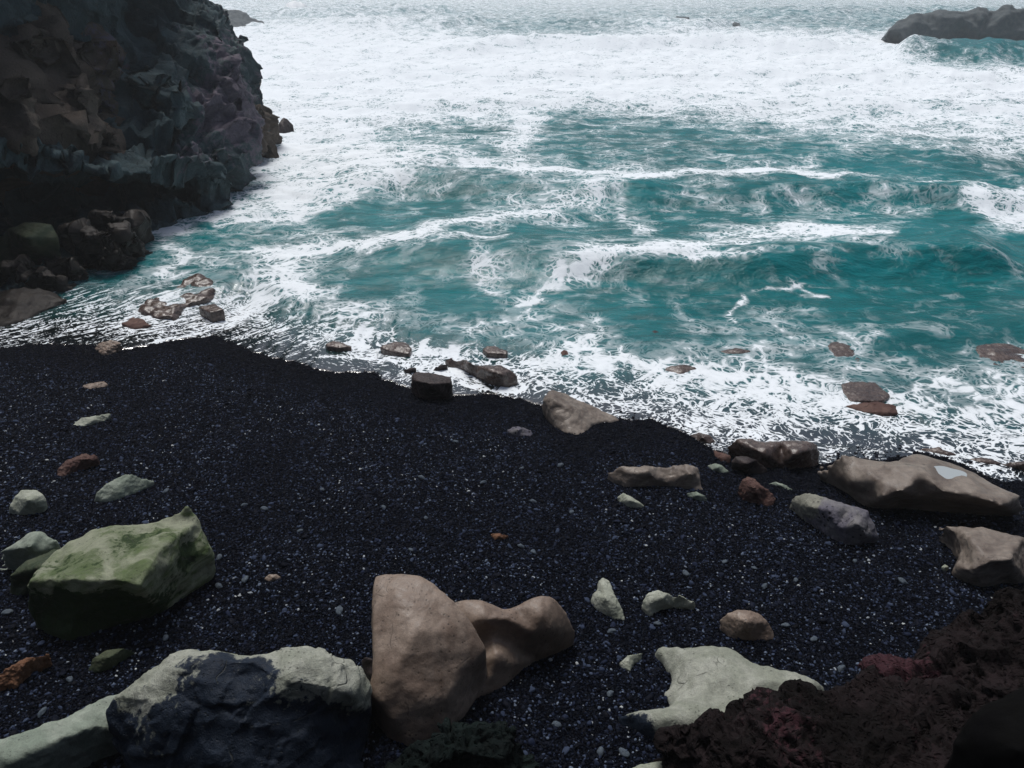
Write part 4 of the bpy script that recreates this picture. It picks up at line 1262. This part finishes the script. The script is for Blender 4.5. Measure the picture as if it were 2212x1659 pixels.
# ---- stones at the cliff foot
GCF = 'boulders at the foot of the cliff'
B('boulder', 'long dark slanting boulder, largest of those at the cliff foot', 'boulder', M_CLIFF_BOULDER,
  [(120, 515, .7), (131, 495, .95), (153, 487, 1.05), (186, 486, 1.05), (226, 508, .95), (262, 536, .6), (281, 549, .3), (262, 566, .05), (240, 577, 0), (213, 578, 0), (177, 578, .02), (142, 558, .2), (120, 533, .5)],
  [(190, 510, .95), (225, 540, .55), (160, 535, .6)], group=GCF, smooth=1, kind='angular')
B('boulder', 'grey slab-faced boulder touching the water beside the cliff foot', 'boulder', M_CLIFF_BOULDER,
  [(226, 496, .9), (246, 481, 1.05), (278, 480, 1.0), (297, 503, .7), (300, 531, .2), (288, 549, 0), (262, 540, .3)], [(265, 505, .9)], group=GCF, smooth=1, kind='angular')
B('boulder', 'sloping grey boulder below the long dark one at the cliff foot', 'boulder', M_CLIFF_BOULDER,
  [(79, 548, .55), (98, 541, .65), (118, 530, .7), (142, 556, .6), (188, 585, .25), (191, 598, .05), (147, 610, 0), (109, 594, .1), (82, 570, .35)], [(130, 575, .45)], group=GCF, smooth=1, kind='angular')
B('boulder', 'angular grey boulder at the left edge under the cliff', 'boulder', M_CLIFF_BOULDER,
  [(-40, 570, .6), (0, 574, .62), (25, 555, .7), (57, 568, .6), (36, 611, .05), (5, 611, .03), (-40, 606, .1)], [(20, 580, .6)], group=GCF, smooth=1, kind='angular')
B('boulder', 'low grey boulder with a pale face right of the angular one', 'boulder', M_CLIFF_BOULDER,
  [(38, 603, .35), (60, 570, .62), (95, 574, .58), (123, 598, .35), (154, 614, .08), (123, 622, 0), (55, 622, .02)], [(85, 595, .5)], group=GCF, smooth=1, kind='angular')
B('rock', 'low brown ledge at the left edge where the swash begins', 'rock', M_CLIFF_BOULDER,
  [(-60, 628, .3), (50, 618, .35), (120, 624, .25), (152, 641, .12), (100, 668, .05), (50, 692, .02), (0, 708, 0), (-60, 716, 0)], [(40, 650, .28)], smooth=3, amp=.1)
B('stone', 'small brown stone standing in water at the cliff foot', 'stone', M_CLIFF_BOULDER,
  [(237, 581, .05), (262, 560, .28), (287, 566, .22), (282, 574, .08), (245, 587, 0)], [(262, 571, .24)], vox=44, smooth=4)
B('boulder', 'dark green boulder in shadow behind the cliff-foot stones', 'boulder', M_GREEN_DARK,
  [(-20, 525, 1.0), (14, 493, 1.2), (55, 480, 1.3), (109, 480, 1.3), (124, 515, 1.0), (100, 560, .5), (41, 563, .45), (5, 545, .6)], [(60, 515, 1.15)], smooth=2)
B('boulder', 'brown boulder under the overhang behind the slab-faced one', 'boulder', M_CLIFF_BOULDER,
  [(188, 484, .8), (207, 460, 1.1), (240, 455, 1.15), (286, 470, .9), (309, 487, .4), (298, 503, .1), (260, 505, .2), (222, 498, .4)], [(245, 475, 1.0)], group=GCF, smooth=1, kind='angular')

# ---- the cliff
cliff = bpy.data.objects.new('cliff', None)
COL.objects.link(cliff)
tag(cliff, 'tall dark overhanging sea cliff filling the upper left', 'cliff')
B('rock_face', None, None, M_CLIFF,
  [(-200, -330, 17.5, 0), (150, -330, 22, 0), (330, -300, 26, 0), (400, -60, 27.5, 0), (404, 2, 27.5, .2), (436, 8, 27.5, .3), (450, 16, 27.5, .3), (469, 24, 27.5, .3), (486, 38, 27.5, .4), (502, 79, 27, .5), (508, 93, 27, .5), (521, 101, 27, .6),
   (532, 113, 27, .6), (528, 123, 26.6, .6), (540, 165, 26.5, .7), (548, 191, 26.5, .7), (556, 213, 26.4, .6), (560, 260, 26, .5), (556, 310, 25.4, .5), (547, 346, 23.8, .3), (536, 378, 23.3, .3), (519, 419, 22.9, .3), (508, 444, None, .2),
   (470, 457, None, 0), (436, 476, None, 0), (355, 500, None, 0), (260, 540, None, 0), (100, 640, None, 0), (-200, 740, None, 0)],
  [(495, 395, 22.2, .3), (440, 392, 20.8, .4), (380, 386, 20.0, .2), (300, 376, 19.2, 0), (200, 364, 18.2, 0), (100, 352, 17.2, 0), (0, 335, 16.2, 0),
   (486, 418, 22.6, 0), (430, 418, 22.2, 0), (350, 418, 22.6, 0), (250, 420, 22.0, 0), (150, 425, 21.0, 0), (50, 435, 20.0, 0),
   (508, 330, 22.9, .8), (450, 290, 22.2, .8), (400, 310, 21.2, .5), (470, 200, 24.6, 1), (430, 150, 25, .3), (380, 200, 22.9, .1), (330, 260, 21.4, 0), (380, 90, 25.4, .2), (300, 50, 25.4, 0), (250, 120, 23.4, 0), (200, 60, 23.8, 0), (150, 30, 22.6, 0), (100, 30, 21.5, 0),
   (300, 160, 23.2, 0), (290, 230, 22.5, 0), (250, 300, 20.6, 0), (520, 250, 25, .8), (500, 160, 25.6, .7), (100, 200, 20, 0), (0, 150, 18, 0)],
  dist=True, back=1.22, kind='cliff', parent=cliff, vox=190, smooth=2, amp=.04, fine=.04)
SL = [
  ([(15, 60), (60, 46), (92, 56), (126, 118), (128, 132), (105, 165), (60, 160), (28, 142)], 20.2, 1.0, 0),
  ([(150, 98), (200, 90), (228, 98), (238, 150), (246, 190), (240, 250), (205, 252), (165, 205), (140, 150)], 21.6, .9, .4),
  ([(112, 178), (165, 168), (190, 205), (204, 250), (208, 312), (188, 342), (150, 302), (124, 262)], 19.9, .9, 0),
  ([(-60, 150), (0, 158), (40, 170), (62, 215), (78, 270), (66, 340), (30, 385), (-60, 380)], 17.6, 1.0, 0),
  ([(205, 252), (226, 280), (238, 330), (225, 370), (205, 360), (196, 320)], 20.2, .7, 0),
  ([(292, 205), (320, 140), (330, 175), (318, 230), (300, 262), (285, 250)], 22.6, .6, 0),
  ([(355, 210), (385, 180), (395, 240), (378, 280), (360, 262)], 22.6, .6, .1),
]
for pts, D, bulge, tn in SL:
    cxp, cyp = sum(p[0] for p in pts) / len(pts), sum(p[1] for p in pts) / len(pts)
    ring = [(cxp + (p[0] - cxp) * .82, cyp + (p[1] - cyp) * .84, D - bulge * (.25 + .5 * ((k_ * 7) % 5) / 5), tn) for k_, p in enumerate(pts)]
    m_ = M_CLIFF if tn in (.1,) or D > 22.5 else M_CLIFF_BROWN
    B('slab', None, None, m_, [(p[0], p[1], D + .7, tn) for p in pts], ring, dist=True, back=1.12, kind='cliff', parent=cliff, vox=34, smooth=0, amp=.05, fine=.05)
B('buttress', None, None, M_CLIFF_BROWN,
  [(540, 222, 29), (562, 220, 29), (576, 229, 29.2), (584, 256, 29.4), (585, 308, 29.6), (582, 325, 29.8), (574, 336, None), (548, 346, None), (530, 340, 28), (530, 260, 28.5)],
  [(560, 280, 28.3)], dist=True, back=1.12, kind='cliff', parent=cliff, vox=36, smooth=1, amp=.03)
B('rock', 'hazy rock knob jutting out behind the cliff edge', 'rock', M_CLIFF_BROWN,
  [(500, 150, 42), (520, 128, 42), (535, 130, 42), (546, 134, 42), (551, 150, 42), (565, 169, 42), (560, 178, 42), (548, 187, 42), (540, 215, None), (500, 225, None)], [(535, 165, 41)], dist=True, vox=50, smooth=1, amp=.08)
B('rock', 'small dark pyramid rock standing in foam off the cliff corner', 'rock', M_DARK,
  [(588, 285, None), (603, 265, 35.2), (612, 254, 35.5), (622, 258, 35.6), (632, 270, 35.6), (640, 284, None), (615, 287, None)], [(612, 272, 35)], dist=True, vox=40, smooth=1, amp=.08)
B('stone', 'low brown rock tip awash at the cliff corner', 'stone', M_RED,
  [(566, 342, None), (575, 334, 31), (590, 320, 31.4), (594, 328, 31.2), (588, 340, None)], [(582, 334, 30.8)], dist=True, vox=36, smooth=1)

# ---- far rocks
B('rock_island', 'long dark rocky islet with a knobbly top at the upper right', 'island', M_ISLAND,
  [(1903, 86, None), (1910, 81, 86.5), (1917, 71, 87), (1922, 63, 87), (1933, 54, 87.5), (1943, 44, 88), (1963, 38, 88), (1965, 32, 88), (1976, 31, 88), (1984, 29, 88), (1990, 31, 88), (2011, 29, 88), (2027, 23, 88), (2041, 23, 88), (2067, 26, 88), (2091, 27, 88),
   (2113, 16, 88), (2130, 17, 88), (2132, 23, 88), (2150, 25, 88), (2161, 20, 88), (2166, 12, 88), (2188, 11, 88), (2190, 20, 88), (2210, 19, 88), (2300, 12, 88), (2500, 20, 88), (2600, 90, None), (2300, 96, None), (2196, 95, None), (2077, 94, None), (2015, 96, None), (1975, 97, None), (1928, 92, None)],
  [(1950, 62, 86.3), (1975, 46, 86.6), (2030, 37, 86.6), (2075, 38, 86.6), (2120, 33, 86.6), (2180, 30, 86.6), (2300, 30, 86.6), (2030, 70, 86.2), (2120, 70, 86.2), (2200, 70, 86.2)], dist=True, vox=190, smooth=0, amp=.05, fine=.1)
B('rock', 'square dark rock far out in the surf, larger of two', 'rock', M_ISLAND,
  [(1457, 51, None), (1458, 40, 130), (1461, 35, 130), (1489, 36, 130), (1491, 51, None)], [(1474, 44, 128.5)], dist=True, vox=40, smooth=1, amp=.06)
B('rock', 'small peaked rock far out in the surf beside the square one', 'rock', M_ISLAND,
  [(1580, 55, None), (1582, 51, 124), (1587, 47, 124), (1593, 49, 124), (1598, 49, 124), (1602, 56, None)], [(1590, 52, 123)], dist=True, vox=36, smooth=1, amp=.06)
B('stone', 'tiny flat rock in far surf left of the peaked one', 'stone', M_ISLAND,
  [(1548, 56, None), (1553, 52, 124), (1562, 52, 124), (1566, 56, None)], [(1557, 54, 123)], dist=True, vox=30, smooth=1)
B('rock_island', 'pale hazy rock spur far away behind the cliff edge', 'island', M_ISLAND,
  [(420, 56, None), (425, 20, 127), (460, 14, 127), (494, 23, 127), (510, 21, 127), (530, 28, 127), (541, 40, 127), (556, 45, 127), (568, 47, 127), (571, 53, None), (520, 56, None)], [(480, 40, 124), (520, 42, 125)], dist=True, vox=70, smooth=1, amp=.06, fine=.12)

# ---- larger single pebbles
M_PEB = rock_mat('blue_grey_pebble', (0.045, 0.060, 0.080), (0.085, 0.105, 0.125), rough=0.6, bump=0.2, spec=0.1)
PEB = [(528, 1092), (571, 1100), (648, 1147), (475, 1206), (473, 1268), (530, 1254), (504, 1287), (536, 1077), (359, 1381), (151, 1467), (90, 1539), (17, 1327), (359, 1062), (696, 1060),
       (578, 1086), (652, 1108), (1044, 1044), (984, 957), (1127, 1014), (1210, 1007), (1152, 1084), (1235, 1107), (1116, 1100), (1152, 1195), (1125, 1181), (920, 1119), (888, 1190), (1036, 1068),
       (829, 1096), (910, 1032), (782, 1202), (1318, 1500), (1202, 1567), (1348, 1632), (1296, 1629), (1321, 1363), (734, 1323), (759, 1398), (785, 1160), (1758, 1382), (1719, 1254), (1651, 1268),
       (1629, 1229), (1481, 1242), (1421, 1349), (1816, 1446), (1565, 1216), (1846, 1214), (1698, 1352), (1949, 1257)]
proto = []
for k in range(4):
    bm = bmesh.new()
    bmesh.ops.create_icosphere(bm, subdivisions=3, radius=1.0)
    pv_ = np.array([v.co[:] for v in bm.verts])
    dd = 1 + 0.35 * fbm(pv_ * 0.8 + k * 9, 3, 900 + k)
    for v, d_ in zip(bm.verts, dd):
        v.co = Vector((v.co.x * 1.25 * d_, v.co.y * 0.8 * d_, v.co.z * 0.55 * d_))
    me = bpy.data.meshes.new('pebble')
    bm.to_mesh(me)
    bm.free()
    smooth_all(me)
    me.materials.append(M_PEB)
    proto.append(me)
MARKS = [(255, 1235, 'the mossy green boulder'), (57, 1083, 'the round cream stone'), (268, 1055, 'the leaf-shaped stone'), (520, 1500, 'the blue-black capped boulder'),
         (915, 1400, 'the leaning brown slab'), (1120, 1370, 'the saddle-shaped boulder'), (1078, 1160, 'the rust-pink stone mid-beach'), (590, 1247, 'the small tan stone'),
         (1123, 931, 'the grey hump-backed stone'), (1312, 1290, 'the tooth-shaped stone'), (1446, 1302, 'the bracket-shaped stone'), (1615, 1350, 'the egg-shaped brown stone'),
         (1600, 1470, 'the bird-shaped pale slab'), (1362, 1430, 'the crescent of pale stone'), (1800, 1120, 'the speckled grey-purple boulder'), (2120, 1200, 'the curling-nosed boulder'),
         (1363, 1080, 'the pale oblong stone'), (1417, 1028, 'the notched tan rock'), (1000, 1620, 'the black-green lava lump'), (932, 840, 'the square dark block')]
seen_ = set()
PEB2 = []
for x_, y_ in PEB:
    for mx_, my_, nm_ in sorted(MARKS, key=lambda m_: math.hypot(m_[0] - x_, m_[1] - y_))[:3]:
        dx_, dy_ = x_ - mx_, y_ - my_
        if abs(dx_) > abs(dy_):
            rel = 'to the right of ' if dx_ > 0 else 'to the left of '
        else:
            rel = 'in front of ' if dy_ > 0 else 'behind '
        lab_ = 'blue-grey pebble on the black gravel ' + rel + nm_
        if lab_ not in seen_:
            seen_.add(lab_)
            PEB2.append((x_, y_, lab_))
            break
for k, (x_, y_, lab_) in enumerate(PEB2):
    o = bpy.data.objects.new('pebble', proto[k % 4])
    COL.objects.link(o)
    p_ = at_height(x_, y_, 0.0)
    sz_ = random.uniform(0.026, 0.042)
    o.location = (p_[0], p_[1], float(shingle_z(p_[:1], p_[1:2])[0]) + sz_ * 0.4)
    o.scale = (sz_, sz_, sz_)
    o.rotation_euler = (random.uniform(-.25, .25), random.uniform(-.25, .25), random.uniform(0, 6.28))
    tag(o, lab_, 'pebble', 'larger pebbles on the black beach')

# ---- bursts of white water
m_spray, t = new_mat('spray_foam')
b_ = t.new('ShaderNodeBsdfDiffuse')
b_.inputs['Color'].default_value = (0.88, 0.91, 0.93, 1)
co_ = t.new('ShaderNodeNewGeometry').outputs['Position']
t.link(t.bump(t.noise(co_, 1.2, 6, 0.65), 0.6, 0.6), b_.inputs['Normal'])
o_ = t.new('ShaderNodeOutputMaterial')
t.link(b_.outputs[0], o_.inputs['Surface'])
B('breaking_wave_crest', 'burst of white spray far out beside the hazy rock spur', 'spray', m_spray,
  [(600, 34, None), (608, 22, 195), (618, 9, 195), (632, 5, 195), (648, 7, 195), (660, 14, 195), (668, 24, 195), (676, 34, None)], [(636, 18, 188)],
  dist=True, vox=50, smooth=2, amp=.2, fine=.3, obj_kind='stuff')
# puddle in the hollow of the long rock (a part of it)
m_pud, t = new_mat('puddle_sky_tint')
b_ = t.new('ShaderNodeBsdfPrincipled')
b_.inputs['Base Color'].default_value = (0.36, 0.40, 0.41, 1)  # pale base colour carries the reflected sky
b_.inputs['Roughness'].default_value = 0.15
o_ = t.new('ShaderNodeOutputMaterial')
t.link(b_.outputs[0], o_.inputs['Surface'])
pc = at_height(2050, 1022, .535)
bm = bmesh.new()
ring = []
for k in range(28):
    a = 2 * math.pi * k / 28
    rr = 1 + 0.08 * math.sin(3 * a + 1) + .05 * math.sin(5 * a)
    ring.append(bm.verts.new((0.19 * rr * math.cos(a), 0.15 * rr * math.sin(a) - 0.03 * math.cos(a), 0.0)))
f_ = bm.faces.new(ring)
ext = bmesh.ops.extrude_face_region(bm, geom=[f_])
for v_ in ext['geom']:
    if isinstance(v_, bmesh.types.BMVert):
        v_.co.z -= 0.10
        v_.co.xy *= 0.8
bmesh.ops.recalc_face_normals(bm, faces=bm.faces)
me = bpy.data.meshes.new('puddle')
bm.to_mesh(me)
bm.free()
pud = link('puddle', me, m_pud, wave_rock)
pud.location = Vector(pc) - wave_rock.location

# ==================================================================
# HAZE: sea mist that fades the far water and rocks
# ==================================================================
m_haze, t = new_mat('sea_mist')
pv = t.new('ShaderNodeVolumePrincipled')
pv.inputs['Color'].default_value = (0.93, 0.96, 0.97, 1)
pv.inputs['Density'].default_value = 0.001
pv.inputs['Anisotropy'].default_value = 0.2
o_ = t.new('ShaderNodeOutputMaterial')
t.link(pv.outputs[0], o_.inputs['Volume'])
bm = bmesh.new()
bmesh.ops.create_cube(bm, size=1.0)
me = bpy.data.meshes.new('haze')
bm.to_mesh(me)
bm.free()
hz = link('haze', me, m_haze)
hz.scale = (4900, 2640, 26)
hz.location = (0, 1295, 8.9)
tag(hz, 'thin sea mist over the water', 'mist', kind='stuff')
